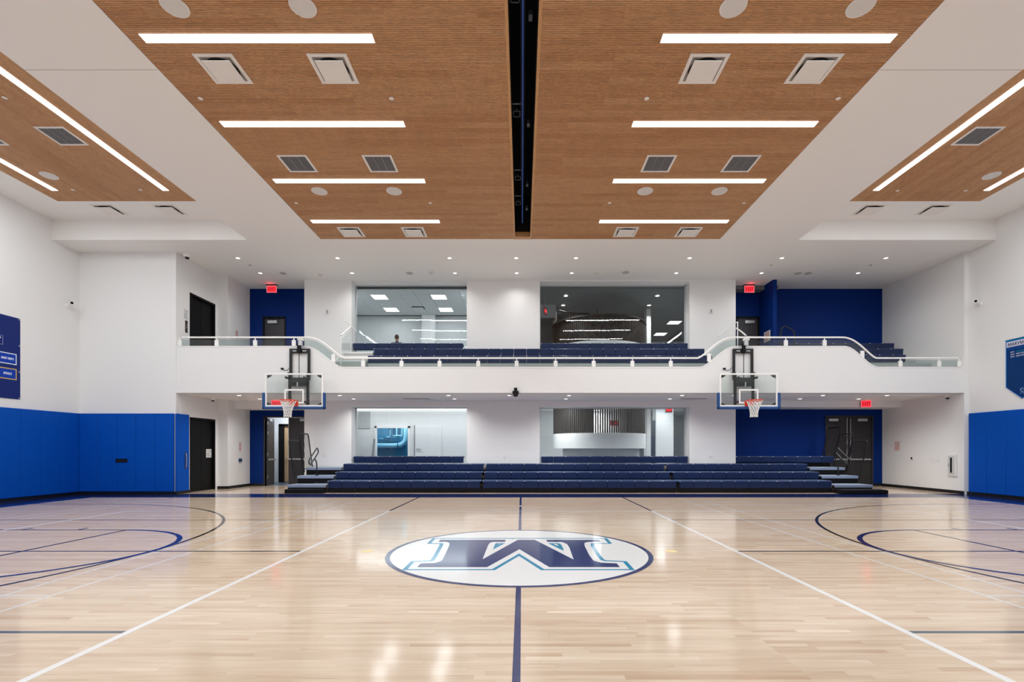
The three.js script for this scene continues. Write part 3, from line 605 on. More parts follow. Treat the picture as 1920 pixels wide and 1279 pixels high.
// ---------------------------------------------------------------- bleachers
const SW = 0.4572;
const seatShape = (depth) => {
  const s = new THREE.Shape(); s.moveTo(0.045, -0.246); s.lineTo(0.012, -0.215); s.lineTo(-0.01, -0.03); s.quadraticCurveTo(-0.012, 0, 0.03, 0); s.lineTo(depth - 0.01, -0.006); s.lineTo(depth, -0.05); s.lineTo(0.09, -0.08); s.lineTo(0.08, -0.246); s.closePath();
  const g = new THREE.ExtrudeGeometry(s, { depth: SW - 0.02, bevelEnabled: true, bevelThickness: 0.006, bevelSize: 0.006, bevelSegments: 1, curveSegments: 6 });
  return g.translate(0, 0, -(SW - 0.02) / 2).rotateY(Math.PI / 2);
};
const seatGeo = seatShape(0.41), seatGeoDeep = seatShape(0.655);
const clipGeo = rbox(-0.013, 0.013, -0.016, 0.006, -0.016, 0.012, 0.004, 1);
{
  function bank(label, x0, x1, nSeats, row4, joints, aisle) {
    const t = thing('bleacher_bank', label, 'bleachers', [x0, 0, -16.3]), L = (g) => g.translate(-x0, 0, 16.3);
    const a0 = aisle < 0 ? x0 - 1.27 : x0, a1 = aisle > 0 ? x1 + 1.27 : x1;
    const row = (x, n, d, y, geo = seatGeoDeep) => { for (let i = 0; i < n; i++) { const s = mesh('seat', geo, M.seat, t); s.position.set(x - x0 + SW * (i + 0.5), y, 16.3 - d); const c = mesh('seat_clip', clipGeo, M.fixture, s); c.position.set(-SW / 2 + 0.004, -0.004, 0); } };
    const off = (x1 - x0 - nSeats * SW) / 2;
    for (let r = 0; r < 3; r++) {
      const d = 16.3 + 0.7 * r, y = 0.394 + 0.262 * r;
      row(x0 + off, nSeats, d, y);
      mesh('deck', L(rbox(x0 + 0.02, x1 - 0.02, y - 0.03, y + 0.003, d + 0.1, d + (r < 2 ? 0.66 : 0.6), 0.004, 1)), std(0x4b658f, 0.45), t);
      if (aisle) {   // end aisle with its own treads
        const [p, q] = aisle < 0 ? [a0, x0 - 0.01] : [x1 + 0.01, a1];
        const tr = mesh('tread', L(rbox(p, q, y - 0.17, y - 0.125, d - 0.03, r < 2 ? d + 0.66 : 18.37, 0.004, 1)), M.aluminium, t);
        mesh('nosing', L(rbox(p, q, y - 0.215, y - 0.128, d - 0.045, d - 0.03, 0.004, 1)), M.aluminium, tr);
        mesh('riser', L(rbox(p + 0.01, q, y - 0.372, y - 0.215, d - 0.02, d + 0.01, 0.004, 1)), M.kick, t);
      }
      if (r) mesh('riser', L(rbox(x0 + 0.01, x1 - 0.01, y - 0.41, y - 0.21, d + 0.11, d + 0.13, 0.004, 1)), M.kick, t);
    }
    if (row4) row(row4[0], row4[1], 18.41, 1.18, seatGeo);
    const js = [x0, ...joints, x1];
    for (let i = 0; i < js.length - 1; i++) mesh('kick_panel', L(rbox(js[i] + 0.012, js[i + 1] - 0.012, 0.012, 0.165, 16.34, 16.37, 0.004, 1)), M.kick, t);
    return { t, L, a0, a1 };
  }
  const A = bank('left bank of navy bleachers with an open stepped aisle at its left end', -6.47, -1.34, 11, [-6.3, 9], [-5.54, -3.7], -1);
  bank('middle bank of navy bleachers between the left and right banks', -1.33, 5.16, 14, [0.72, 12], [1.0, 2.85], 0);
  const Cb = bank('right bank of navy bleachers with a stepped aisle before the black double door', 5.17, 10.32, 11, null, [7.5, 9.35], 1);
  for (let i = 0; i < 8; i++) { const s = mesh('seat', seatGeo, M.seat, Cb.t); s.position.set(8.02 + SW * (i + 0.5) - 5.17, 1.18, 16.3 - 18.42); const c = mesh('seat_clip', clipGeo, M.fixture, s); c.position.set(-SW / 2 + 0.004, -0.004, 0); }
  mesh('deck', Cb.L(rbox(8.02, 11.6, 0.98, 1.05, 18.45, 19.2, 0.004, 1)), M.aluminium, Cb.t);
  mesh('riser', Cb.L(rbox(8.02, 11.6, 0.01, 0.95, 18.52, 18.56, 0.004, 1)), M.kick, Cb.t);
  // sides under the aisles
  for (const [b, x] of [[A, A.a0], [Cb, Cb.a1]]) for (let r = 0; r < 3; r++) mesh('side_frame', b.L(rbox(x - 0.02, x + 0.02, 0.01, 0.2 + 0.262 * r, 16.32 + 0.7 * r, r < 2 ? 16.98 + 0.7 * r : 18.36, 0.006, 1)), M.kick, b.t);
  const hs = thing('portable_step', 'low black half step in front of the right bleacher aisle', 'step', [11.0, 0, -15.98]);
  mesh('body', rbox(-0.72, 0.72, 0.005, 0.125, -0.24, 0.24, 0.008, 1), M.kick, hs);
  mesh('tread', rbox(-0.7, 0.7, 0.126, 0.14, -0.22, 0.22, 0.004, 1), M.black, hs);
  const f = thing('portable_step', 'low black half step in front of the left bleacher aisle', 'step', [-7.11, 0, -16.14]);
  mesh('body', rbox(-0.62, 0.62, 0.005, 0.125, -0.12, 0.12, 0.008, 1), M.kick, f); mesh('tread', rbox(-0.61, 0.61, 0.126, 0.136, -0.11, 0.11, 0.003, 1), M.black, f);
  // leaning end guards of black tube with thin bars
  function guard(label, x, d, y0, y1) {
    const t = thing('end_guard', label, 'guard rail', [x, y0, -d], 'bleacher end guards'), h = y1 - y0, lean = 0.42;
    const P = (u, v) => new THREE.Vector3(0, v * h, -(u + (1 - v) * lean));
    mesh('outer_tube', tube([P(0, 0), P(0, 0.5), P(0, 0.94), P(0.05, 1), P(0.68, 1), P(0.73, 0.94), P(0.73, 0.5), P(0.73, 0)], 0.021, 60, 8, false, 0.15), M.blackMetal, t);
    mesh('lower_bar', rod(P(0, 0.08), P(0.73, 0.08), 0.014), M.blackMetal, t);
    for (let i = 1; i < 7; i++) mesh('bar', rod(P(0.73 * i / 7, 0.08), P(0.73 * i / 7, 0.99), 0.007, 6), M.blackMetal, t);
  }
  guard('black end guard with thin bars at the right bleacher aisle, lowest and nearest of three', 11.70, 16.66, 0.36, 1.74);
  guard('black end guard with thin bars at the right bleacher aisle, middle of three', 11.70, 17.36, 0.62, 2.0);
  guard('black end guard with thin bars at the right bleacher aisle, highest and rearmost of three', 11.70, 18.06, 1.06, 2.26);
  guard('black end guard with thin bars at the left bleacher aisle, lower one', -7.81, 16.5, 0.36, 1.74);
  guard('black end guard with thin bars at the left bleacher aisle, upper one', -7.81, 17.26, 0.62, 2.0);
  function loop(label, x, d0) {
    const t = thing('aisle_rail', label, 'handrail', [x, 0.5345, -d0 - 0.62]);
    const p = (u, v) => new THREE.Vector3(0, v, -u);
    const A = [-0.52, 0.5], B = [0.02, 0.84], L = Math.hypot(B[0] - A[0], B[1] - A[1]), ux = (B[0] - A[0]) / L, uy = (B[1] - A[1]) / L, R = 0.1, ring = [];
    for (let q = 0; q <= 8; q++) { const a = Math.PI / 2 + q / 8 * Math.PI; ring.push(p(A[0] + R * (Math.cos(a) * ux - Math.sin(a) * uy), A[1] + R * (Math.cos(a) * uy + Math.sin(a) * ux))); }
    for (let q = 0; q <= 8; q++) { const a = -Math.PI / 2 + q / 8 * Math.PI; ring.push(p(B[0] + R * (Math.cos(a) * ux - Math.sin(a) * uy), B[1] + R * (Math.cos(a) * uy + Math.sin(a) * ux))); }
    mesh('rail_loop', tube(ring, 0.021, 120, 8, true), M.blackMetal, t);
    mesh('post', tube([p(0, 0.02), p(0, 0.36), p(-0.03, 0.46), p(-0.12, 0.55), p(-0.2, 0.585)], 0.021, 24, 8), M.blackMetal, t);
    mesh('foot', cyl(0.055, 0.06, 0.03, 0, 0.015, 0, 16), M.blackMetal, t);
  }
  loop('black looped aisle handrail on the left bleacher steps', -7.1, 16.42);
  loop('black looped aisle handrail on the right bleacher steps', 11.0, 16.5);
  // upper rows
  function upper(label, rows, x) {
    const t = thing('bleacher_bank', label, 'bleachers', [x, 4.4, -17.0]);
    for (const [x0, n, d, y, rest] of rows) for (let i = 0; i < n; i++) {
      const s = mesh('seat', seatGeo, M.seat, t); s.position.set(x0 - x + SW * (i + 0.5), y - 4.4, 17 - d);
      const c = mesh('seat_clip', clipGeo, M.fixture, s); c.position.set(-SW / 2 + 0.004, -0.004, 0);
    }
  }
  upper('upper gallery bleacher rows of navy seats in the middle behind the railing', [[-5.32, 26, 17.0, 4.68], [-5.32, 26, 17.7, 5.06], [-6.32, 9, 18.41, 5.41], [0.72, 12, 18.41, 5.41]], -5.32);
  upper('upper gallery bleacher rows of navy seats at the right behind the railing', [[9.6, 8, 17.0, 4.71], [9.6, 9, 17.7, 5.06], [9.8, 9, 18.4, 5.41]], 9.6);
}
// stair rails of the gallery
{
  const a = thing('stair_rail', 'white stair rail with glass beside the left gallery steps', 'handrail', [0, 0, 0]);
  mesh('post', rod(V(-6.1, 4.25, 16.6), V(-6.1, 5.27, 16.6), 0.016), M.railWhite, a); mesh('post', rod(V(-6.27, 4.95, 18.0), V(-6.27, 6.02, 18.0), 0.016), M.railWhite, a);
  mesh('handrail', tube([V(-6.1, 5.27, 16.58), V(-6.26, 5.92, 18.0), V(-6.3, 5.97, 18.15), V(-6.16, 5.85, 18.3)], 0.026, 40, 8, false, 0.1), M.railWhite, a);
  mesh('top_bar', rod(V(-6.42, 6.12, 17.9), V(-6.24, 6.0, 18.02), 0.018), M.railWhite, a);
  const gp = new THREE.BufferGeometry().setFromPoints([V(-6.12, 4.6, 16.7), V(-6.24, 5.0, 17.95), V(-6.24, 5.8, 17.95), V(-6.12, 5.2, 16.7)]); gp.setIndex([0, 1, 2, 0, 2, 3]); gp.computeVertexNormals();
  mesh('glass_panel', gp, M.glass, a);
  const b = thing('stair_rail', 'white stair rail rising left of the upper right door', 'handrail', [0, 0, 0]);
  mesh('post', rod(V(7.8, PLAT, 17.8), V(7.8, 6.05, 17.8), 0.022), M.railWhite, b);
  mesh('handrail', tube([V(7.48, 5.22, 16.4), V(7.66, 5.62, 17.3), V(7.82, 5.92, 18.1)], 0.026, 30, 8), M.railWhite, b);
  mesh('top_bar', rod(V(7.8, 6.05, 17.8), V(7.55, 5.98, 17.85), 0.018), M.railWhite, b);
  mesh('side_rail', tube([V(7.6, 5.92, 18.1), V(7.2, 5.65, 17.6), V(6.85, 5.4, 17.2)], 0.018, 20, 8), M.railWhite, b);
  const h = thing('aisle_rail', 'black hoop handrail before the upper right blue wall', 'handrail', [9.42, 5.05, -17.5]);
  mesh('hoop', tube([[-.22, -.6], [-.22, .5], [-.16, .72], [-.02, .76], [.2, .62], [.26, .5], [.27, -.6]].map(([x, y]) => new THREE.Vector3(x, y, 0)), 0.022, 50, 8, false, 0.3), M.blackMetal, h);
}
// ---------------------------------------------------------------- basketball hoops on the balcony front
{
  function hoop(label, x) {
    const t = thing('basketball_hoop', label, 'basketball hoop', [x, 0, -15.35]);
    const wz = -(FRONT - 15.35), F = (x0, x1, y0, y1, z0, z1, r = 0.006) => new RoundedBoxGeometry(x1 - x0, y1 - y0, Math.abs(z1 - z0), 1, r).translate((x0 + x1) / 2, (y0 + y1) / 2, (z0 + z1) / 2);
    const bd = new THREE.Group(); bd.name = 'backboard'; t.add(bd);
    mesh('glass', new THREE.PlaneGeometry(1.76, 1.0).translate(0, 3.29, 0), M.glassBoard, bd);
    mesh('frame', [F(-0.915, 0.915, 3.765, 3.815, -0.02, 0.012), F(-0.915, 0.915, 2.76, 2.82, -0.02, 0.012), F(-0.915, -0.855, 2.76, 3.815, -0.02, 0.011), F(0.855, 0.915, 2.76, 3.815, -0.02, 0.011)], M.whiteTrim, bd);
    mesh('target', [F(-0.305, 0.305, 3.27, 3.32, 0.002, 0.006, 0.001), F(-0.305, -0.255, 2.89, 3.32, 0.002, 0.0055, 0.001), F(0.255, 0.305, 2.89, 3.32, 0.002, 0.0055, 0.001), F(-0.305, 0.305, 2.87, 2.92, 0.002, 0.006, 0.001)], M.whiteTrim, bd);
    for (const s of [-1, 1]) { const g = ext(shapeOf([[s * 0.85, 3.76], [s * 0.7, 3.76], [s * 0.73, 3.72], [s * 0.85, 3.66]]), 0.012); mesh('corner_bracket', g.translate(0, 0, -0.03), M.blackMetal, bd); const k = ext(shapeOf([[s * 0.85, 2.83], [s * 0.7, 2.83], [s * 0.85, 2.91]]), 0.012); mesh('corner_bracket', k.translate(0, 0, -0.03), M.blackMetal, bd); }
    mesh('padding', [F(-0.985, 0.985, 2.69, 2.775, -0.04, 0.045, 0.025), F(-0.985, -0.9, 2.69, 3.21, -0.04, 0.045, 0.025), F(0.9, 0.985, 2.69, 3.21, -0.04, 0.045, 0.025)], M.padding, bd);
    // wall frame and lift
    const wf = new THREE.Group(); wf.name = 'wall_frame'; t.add(wf);
    for (const s of [-1, 1]) { mesh('rail', F(s * 0.29 - 0.035, s * 0.29 + 0.035, 3.66, 4.66, wz + 0.02, wz + 0.09), M.blackMetal, wf); mesh('foot', F(s * 0.31 - 0.06, s * 0.31 + 0.06, 3.84, 3.9, wz + 0.0, wz + 0.12), M.blackMetal, wf); }
    mesh('crossbeam', F(-0.29, 0.29, 4.52, 4.66, wz + 0.03, wz + 0.085), M.blackMetal, wf);
    for (const s of [-1, 1]) mesh('slot_plate', F(s * 0.16 - 0.06, s * 0.16 + 0.06, 4.57, 4.6, wz + 0.083, wz + 0.09, 0.002), M.steel, wf);
    mesh('bracket', F(-0.055, 0.055, 4.5, 4.82, wz + 0.085, wz + 0.14), M.black, wf);
    const mo = mesh('motor', new THREE.CylinderGeometry(0.075, 0.075, 0.2, 20).translate(0.06, 4.84, wz + 0.15), M.steel, wf);
    mesh('gearbox', F(-0.02, 0.15, 4.9, 4.97, wz + 0.08, wz + 0.2), M.fixture, mo);
    mesh('lift_screw', new THREE.CylinderGeometry(0.012, 0.012, 1.1, 10).translate(0, 4.0, wz + 0.11), M.blackMetal, wf);
    const ca = new THREE.Group(); ca.name = 'carriage'; t.add(ca);
    for (const s of [-1, 1]) { mesh('rail', F(s * 0.285 - 0.04, s * 0.285 + 0.04, 2.86, 3.86, wz + 0.1, wz + 0.16), M.blackMetal, ca); mesh('arm', F(s * 0.285 - 0.025, s * 0.285 + 0.025, 2.9, 2.96, wz + 0.16, -0.03), M.blackMetal, ca); mesh('arm', F(s * 0.285 - 0.025, s * 0.285 + 0.025, 3.66, 3.72, wz + 0.16, -0.03), M.blackMetal, ca); }
    mesh('crossbeam', F(-0.3, 0.3, 3.555, 3.72, wz + 0.16, wz + 0.2), std(0x2e3031, 0.5), ca); mesh('crossbeam', F(-0.3, 0.3, 3.44, 3.56, wz + 0.16, wz + 0.21), M.blackMetal, ca);
    mesh('nut', new THREE.CylinderGeometry(0.022, 0.022, 0.14, 12).translate(0, 3.5, wz + 0.23), M.chrome, ca);
    // rim and net
    const rim = new THREE.Group(); rim.name = 'rim'; t.add(rim);
    const ry = 2.93, rz = 0.39, rr = 0.236;
    mesh('ring', new THREE.TorusGeometry(rr, 0.014, 8, 40).rotateX(Math.PI / 2).translate(0, ry, rz), M.orange, rim);
    mesh('mount_plate', F(-0.13, 0.13, ry - 0.15, ry + 0.03, 0.006, 0.03), M.orange, rim);
    mesh('neck', F(-0.07, 0.07, ry - 0.05, ry + 0.006, 0.03, rz - rr + 0.03), M.orange, rim);
    for (const s of [-1, 1]) mesh('brace', rod(new THREE.Vector3(s * 0.08, ry - 0.085, 0.03), new THREE.Vector3(s * 0.2, ry - 0.006, rz - 0.12), 0.011), M.orange, rim);
    const strands = [], N = 12, R = [rr, 0.2, 0.17, 0.145, 0.125, 0.112, 0.105, 0.108], Yn = [0, -0.06, -0.13, -0.2, -0.27, -0.34, -0.41, -0.5];
    const nd = (k, i) => { const a = (i + (k % 2) / 2) / N * 2 * Math.PI; return new THREE.Vector3(Math.cos(a) * R[k] - 0.02 * (k / 7), ry + Yn[k] - 0.01, rz + Math.sin(a) * R[k]); };
    for (let k = 0; k < 7; k++) for (let i = 0; i < N; i++) { const q = nd(k + 1, i), p = nd(k + 1, k % 2 ? i + 1 : i - 1); strands.push(rod(nd(k, i), q, 0.0075, 5), rod(nd(k, i), p, 0.0075, 5)); }
    mesh('net', strands, M.net, t).userData.kind = 'stuff';
    mesh('sensor_cable', tube([[-0.3, 4.1, wz + 0.03], [-0.42, 3.99, wz + 0.02], [-0.52, 3.98, wz + 0.02], [-0.56, 4.01, wz + 0.03]].map((p) => new THREE.Vector3(...p)), 0.007, 24, 6), M.black, t);
    mesh('sensor', F(-0.62, -0.54, 4.0, 4.055, wz + 0.005, wz + 0.05, 0.01), M.black, t);
  }
  hoop('left basketball hoop with glass backboard and white net on the balcony front', -7.1);
  hoop('right basketball hoop with glass backboard and white net on the balcony front', 7.07);
}
// ---------------------------------------------------------------- signs, plates, cabinets
{
  const exitMap = canvasTexture(256, 176, (g, w, h) => { g.fillStyle = '#ff3040'; g.fillRect(0, 0, w, h); g.strokeStyle = '#ff8f96'; g.lineWidth = 10; g.strokeRect(5, 5, w - 10, h - 10); g.fillStyle = '#a00014'; g.font = 'bold 120px sans-serif'; g.textAlign = 'center'; g.textBaseline = 'middle'; g.save(); g.translate(w / 2, h / 2 + 4); g.scale(0.82, 1); g.fillText('EXIT', 0, 0); g.restore(); });
  const exitMat = new THREE.MeshStandardMaterial({ color: 0x200000, emissive: 0xffffff, emissiveMap: exitMap, emissiveIntensity: 0.62, roughness: 0.4 });
  function exitSign(label, x, y, d) {
    const t = thing('exit_sign', label, 'exit sign', [x, y, -d]);
    mesh('canopy', rbox(-0.2, 0.2, 0.14, 0.175, -0.05, 0.05, 0.004, 1), M.blackMetal, t);
    mesh('housing', rbox(-0.195, 0.195, -0.135, 0.14, -0.015, 0.015, 0.004, 1), std(0xd04048, 0.4), t);
    const f = mesh('sign_face', new THREE.PlaneGeometry(0.38, 0.26), exitMat, t); f.position.z = 0.0165;
    const L = new THREE.RectAreaLight(0xff2030, 0.25, 0.36, 0.24); L.position.set(0, 0, 0.03); L.rotation.y = Math.PI; t.add(L);
    const U = new THREE.PointLight(0xff2030, 0.025); U.position.set(0, 0.1, 0.12); t.add(U);
  }
  exitSign('glowing red EXIT sign in the upper left blue alcove', -9.6, 7.59, 18.9);
  exitSign('glowing red EXIT sign in the upper right blue alcove', 8.73, 7.59, 18.9);
  exitSign('glowing red EXIT sign above the lower right double door', 12.83, 3.14, 18.36);
  exitSign('glowing red EXIT sign behind the left backboard above the open door', -9.15, 3.14, 18.36);
  const redText = canvasTexture(128, 256, (g, w, h) => { g.fillStyle = '#e6e2df'; g.fillRect(0, 0, w, h); g.fillStyle = '#b8221f'; for (let i = 0; i < 9; i++) { let x = 16; const y = 22 + i * 24; while (x < 108) { const l = 8 + rnd() * 22; g.fillRect(x, y, Math.min(l, 112 - x), 13); x += l + 6; } } });
  const redMat = new THREE.MeshStandardMaterial({ map: redText, roughness: 0.5 });
  // s = +1: on a wall that looks towards +X, -1: towards -X
  function wallSheet(name, label, category, x, y, d, w, h, s, m) {
    const t = thing(name, label, category, [x, y, -d]);
    mesh('panel', rbox(-0.003, 0.003, -h / 2, h / 2, -w / 2, w / 2, 0.002, 1).translate(s * 0.003, 0, 0), M.plate, t);
    const f = mesh('face', new THREE.PlaneGeometry(w * 0.97, h * 0.97), m, t); f.position.x = s * 0.0075; f.rotation.y = s * Math.PI / 2; return t;
  }
  wallSheet('wall_notice', 'white notice with red lettering on the lower left white wall', 'notice', GAL_L2, 1.54, 18.72, 0.2, 0.4, 1, redMat);
  wallSheet('wall_notice', 'white notice with red lettering on the upper left gallery wall', 'notice', GAL_L2, 5.75, 18.5, 0.2, 0.36, 1, redMat);
  wallSheet('wall_notice', 'white notice with red lettering on the lower right white wall', 'notice', GAL_R, 1.56, 18.62, 0.32, 0.4, -1, redMat);
  wallSheet('wall_notice', 'pale notice sheet on the side of the upper right blue wall', 'notice', 9.36, 5.75, 18.78, 0.48, 0.4, -1, redMat);
  const lines = canvasTexture(128, 160, (g, w, h) => { g.fillStyle = '#d9d9d8'; g.fillRect(0, 0, w, h); g.fillStyle = '#6d6d70'; g.beginPath(); g.arc(96, 32, 14, 0, 7); g.fill(); for (let i = 0; i < 6; i++) g.fillRect(14, 64 + i * 15, 60 + rnd() * 40, 5); g.fillRect(20, 24, 46, 8); });
  const lineMat = new THREE.MeshStandardMaterial({ map: lines, roughness: 0.5 });
  wallSheet('door_notice', 'grey printed notice on the black elevator door below the balcony', 'notice', GAL_L - 0.066, 1.3, 17.55, 0.3, 0.3, 1, lineMat);
  wallSheet('wall_notice', 'grey printed notice beside the upper elevator door', 'notice', GAL_L, 5.9, 16.26, 0.2, 0.34, 1, lineMat);
  const call = thing('call_panel', 'dark elevator call panel beside the upper elevator door', 'panel', [GAL_L + 0.004, 5.5, -16.28]);
  mesh('plate', rbox(-0.004, 0.008, -0.2, 0.2, -0.055, 0.055, 0.003, 1), std(0x3a2426, 0.4), call); mesh('button', rbox(0.006, 0.014, -0.05, -0.01, -0.02, 0.02, 0.004, 1), M.steel, call); mesh('button', rbox(0.006, 0.014, 0.02, 0.06, -0.02, 0.02, 0.004, 1), M.steel, call);
  const bx = thing('wall_box', 'small navy wall box below the red notice on the left', 'wall box', [GAL_L2, 1.03, -18.7]);
  mesh('body', rbox(0.0, 0.05, -0.065, 0.065, -0.08, 0.08, 0.01, 2), std(0x1d3556, 0.45), bx); mesh('lid', rbox(0.05, 0.056, -0.05, 0.05, -0.065, 0.065, 0.003, 1), std(0x24426b, 0.4), bx);
  function plate(name, label, category, pos, turn, w, h, center, th = 0.012) {
    const t = thing(name, label, category, pos); t.rotation.y = turn;
    mesh('plate', rbox(-w / 2, w / 2, -h / 2, h / 2, -th, 0, 0.004, 1).translate(0, 0, 0), M.plate, t);
    mesh(center[0], rbox(-w * center[2], w * center[2], -h * center[3], h * center[3], -th - 0.006, -th, 0.002, 1), center[1], t); return t;
  }
  const B = -BACK;
  plate('wall_device', 'small grey wall device on the upper left white column', 'wall device', [-7.27, 6.58, B], 0, 0.12, 0.17, ['sensor', std(0x8b8b8b, 0.5), 0.2, 0.36], 0.03);
  plate('wall_device', 'small grey wall device on the upper right white column', 'wall device', [7.07, 6.6, B], 0, 0.12, 0.17, ['sensor', std(0x8b8b8b, 0.5), 0.2, 0.36], 0.03);
  const sock = M.fixture;
  plate('outlet', 'pale outlet plate on the white column between the lower windows', 'outlet', [-0.63, 1.18, B], 0, 0.09, 0.12, ['socket', sock, 0.3, 0.35]);
  plate('outlet', 'pale outlet plate on the lower left white column beside the bleachers', 'outlet', [-7.37, 1.23, B], 0, 0.09, 0.12, ['socket', sock, 0.3, 0.35]);
  plate('outlet', 'pale outlet plate on the lower white column left of the blue wall', 'outlet', [7.05, 1.2, B], 0, 0.12, 0.12, ['socket', sock, 0.3, 0.35]);
  const rt = -Math.PI / 2, Rw = GAL_R;
  plate('light_switch', 'white switch plate beside the blue wall corner at the lower right', 'switch', [Rw, 1.1, -19.25], rt, 0.09, 0.13, ['rocker', sock, 0.25, 0.35]);
  plate('thermostat', 'white thermostat with dark display on the lower right white wall', 'thermostat', [Rw, 1.12, -17.9], rt, 0.12, 0.14, ['display', M.black, 0.3, 0.25], 0.03);
  plate('light_switch', 'white switch plate on the lower right wall, left of a close pair', 'switch', [Rw, 1.1, -17.06], rt, 0.09, 0.13, ['rocker', sock, 0.25, 0.35]);
  plate('light_switch', 'white switch plate on the lower right wall, right of a close pair', 'switch', [Rw, 1.1, -16.82], rt, 0.13, 0.13, ['rocker', sock, 0.25, 0.35]);
  plate('light_switch', 'white switch plate next to the open dark door on the left wall', 'switch', [GAL_L2, 1.06, -19.1], Math.PI / 2, 0.07, 0.13, ['rocker', sock, 0.25, 0.35]);
  const ec = thing('extinguisher_cabinet', 'white fire extinguisher cabinet with a dark slot window on the right wall', 'cabinet', [Rw, 0.92, -16.22]);
  mesh('frame', rbox(-0.05, 0, -0.36, 0.36, -0.16, 0.16, 0.012, 2), M.fixture, ec);
  const dr = mesh('door', rbox(-0.06, -0.05, -0.31, 0.31, -0.12, 0.12, 0.004, 1), std(0xcfcfcf, 0.4), ec);
  mesh('window', rbox(-0.064, -0.06, -0.25, 0.25, -0.035, 0.035, 0.0015, 1), M.black, dr); mesh('handle', rbox(-0.085, -0.06, -0.05, 0.05, 0.075, 0.1, 0.006, 1), M.steel, dr);
}
// banners
{
  const map1 = canvasTexture(1024, 1024, (g, w, h) => {   // 2.4 m wide, 2.28 m tall, right end at u = 1
    const k = w / 2.4, ky = h / 2.28; g.fillStyle = '#13276c'; g.fillRect(0, 0, w, h);
    const X = (m) => w - m * k, Y = (m) => m * ky;
    g.strokeStyle = '#a9b4cf'; g.lineWidth = 4; g.strokeRect(X(0.98), Y(0.58), 0.51 * k, 0.24 * ky);
    g.fillStyle = '#fff'; g.fillRect(X(0.545), Y(0.62), 10, 18);
    for (const [y, c, s, fs] of [[1.02, '#dfe3ee', "SAINT ANN'S", 38], [1.44, '#d8b25a', 'SPENCE', 38]]) {
      g.fillStyle = c; g.fillRect(X(0.59), Y(y), 0.49 * k, 0.31 * ky); g.fillStyle = '#0a3aa6'; g.fillRect(X(0.565), Y(y + 0.025), 0.44 * k, 0.26 * ky);
      g.fillStyle = '#fff'; g.font = 'bold ' + fs + 'px sans-serif'; g.textAlign = 'center'; g.textBaseline = 'middle'; g.save(); g.translate(X(0.345), Y(y + 0.155)); g.scale(s.length > 8 ? 0.62 : 0.7, 1); g.fillText(s, 0, 0); g.restore();
    }
  });
  const t = thing('wall_banner', 'navy vinyl banner with framed school names on the left wall', 'banner', [XL + 0.012, 2.85, -12.72]);
  const g = new THREE.PlaneGeometry(2.4, 2.28, 48, 24), p = g.attributes.position;
  for (let i = 0; i < p.count; i++) p.setZ(i, 0.014 * noise(p.getX(i) * 1.7 + p.getY(i) * 1.1 + 40, p.getY(i) * 2.2) * (1 - Math.abs(p.getX(i)) / 1.25));
  g.computeVertexNormals();
  const sheet = mesh('vinyl_sheet', g, new THREE.MeshPhysicalMaterial({ map: map1, roughness: 0.5, specularIntensity: 0.35 }), t); sheet.rotation.y = Math.PI / 2; sheet.position.set(0.004, 1.14, 0);
  for (const z of [-1.17, 1.17]) for (const y of [0.03, 0.77, 1.51, 2.25]) mesh('grommet', new THREE.TorusGeometry(0.018, 0.006, 6, 16).rotateY(Math.PI / 2).translate(0.012, y, z), M.steel, t);
  const map2 = canvasTexture(512, 1024, (g, w, h) => {   // 0.94 m wide, 1.75 m tall
    const k = w / 0.94, ky = h / 1.75;
    g.fillStyle = '#0a63b0'; g.fillRect(0, 0, w, h); g.fillStyle = '#04336c'; g.fillRect(0.018 * k, 0.02 * ky, 0.904 * k, 2 * h);
    g.fillStyle = '#0b70a8'; g.fillRect(0, 0, w, 0.055 * ky);
    g.fillStyle = '#c9c9dd'; g.fillRect(0.012 * k, 0.055 * ky, w - 0.024 * k, 0.16 * ky);
    g.fillStyle = '#17203f'; g.font = 'bold 74px sans-serif'; g.textAlign = 'left'; g.textBaseline = 'middle'; g.save(); g.translate(0.05 * k, 0.14 * ky); g.scale(0.93, 1); g.fillText('MARYMOUNT', 0, 0); g.restore();
    g.fillStyle = '#0b55b8'; g.font = 'bold 40px sans-serif'; g.save(); g.translate(0.05 * k, 0.27 * ky); g.scale(0.86, 1); g.fillText('VARSITY CROSS COUNTRY', 0, 0); g.restore();
    g.font = 'bold 30px sans-serif'; [['2011', ''], ['2013', 'AAIS CHAMPIONS'], ['2018', 'AAIS CHAMPIONS']].forEach(([a, b], i) => { g.fillStyle = '#d9dcea'; g.fillText(a, 0.13 * k, (0.37 + i * 0.068) * ky); if (b) g.fillText(b, 0.29 * k, (0.37 + i * 0.068) * ky); else { g.fillStyle = '#0e8f9e'; g.fillText('LEAGUE CHAMPIONS', 0.29 * k, 0.37 * ky); } });
    g.strokeStyle = '#123d70'; g.lineWidth = 6; g.beginPath(); const cx = w / 2; g.moveTo(cx - 0.33 * k, 0.56 * ky); g.lineTo(cx + 0.33 * k, 0.56 * ky); g.lineTo(cx + 0.33 * k, 0.86 * ky); g.quadraticCurveTo(cx + 0.3 * k, 1.0 * ky, cx, 1.12 * ky); g.quadraticCurveTo(cx - 0.3 * k, 1.0 * ky, cx - 0.33 * k, 0.86 * ky); g.closePath(); g.stroke();
    g.strokeStyle = '#9fc4ea'; g.lineWidth = 5; g.beginPath(); g.arc(cx, 1.5 * ky, 0.055 * k, 0, 7); g.stroke(); g.beginPath(); g.arc(cx - 0.03 * k, 1.49 * ky, 0.02 * k, 0, 7); g.stroke(); g.beginPath(); g.moveTo(cx - 0.05 * k, 1.62 * ky); g.lineTo(cx, 1.55 * ky); g.lineTo(cx + 0.05 * k, 1.62 * ky); g.stroke();
  });
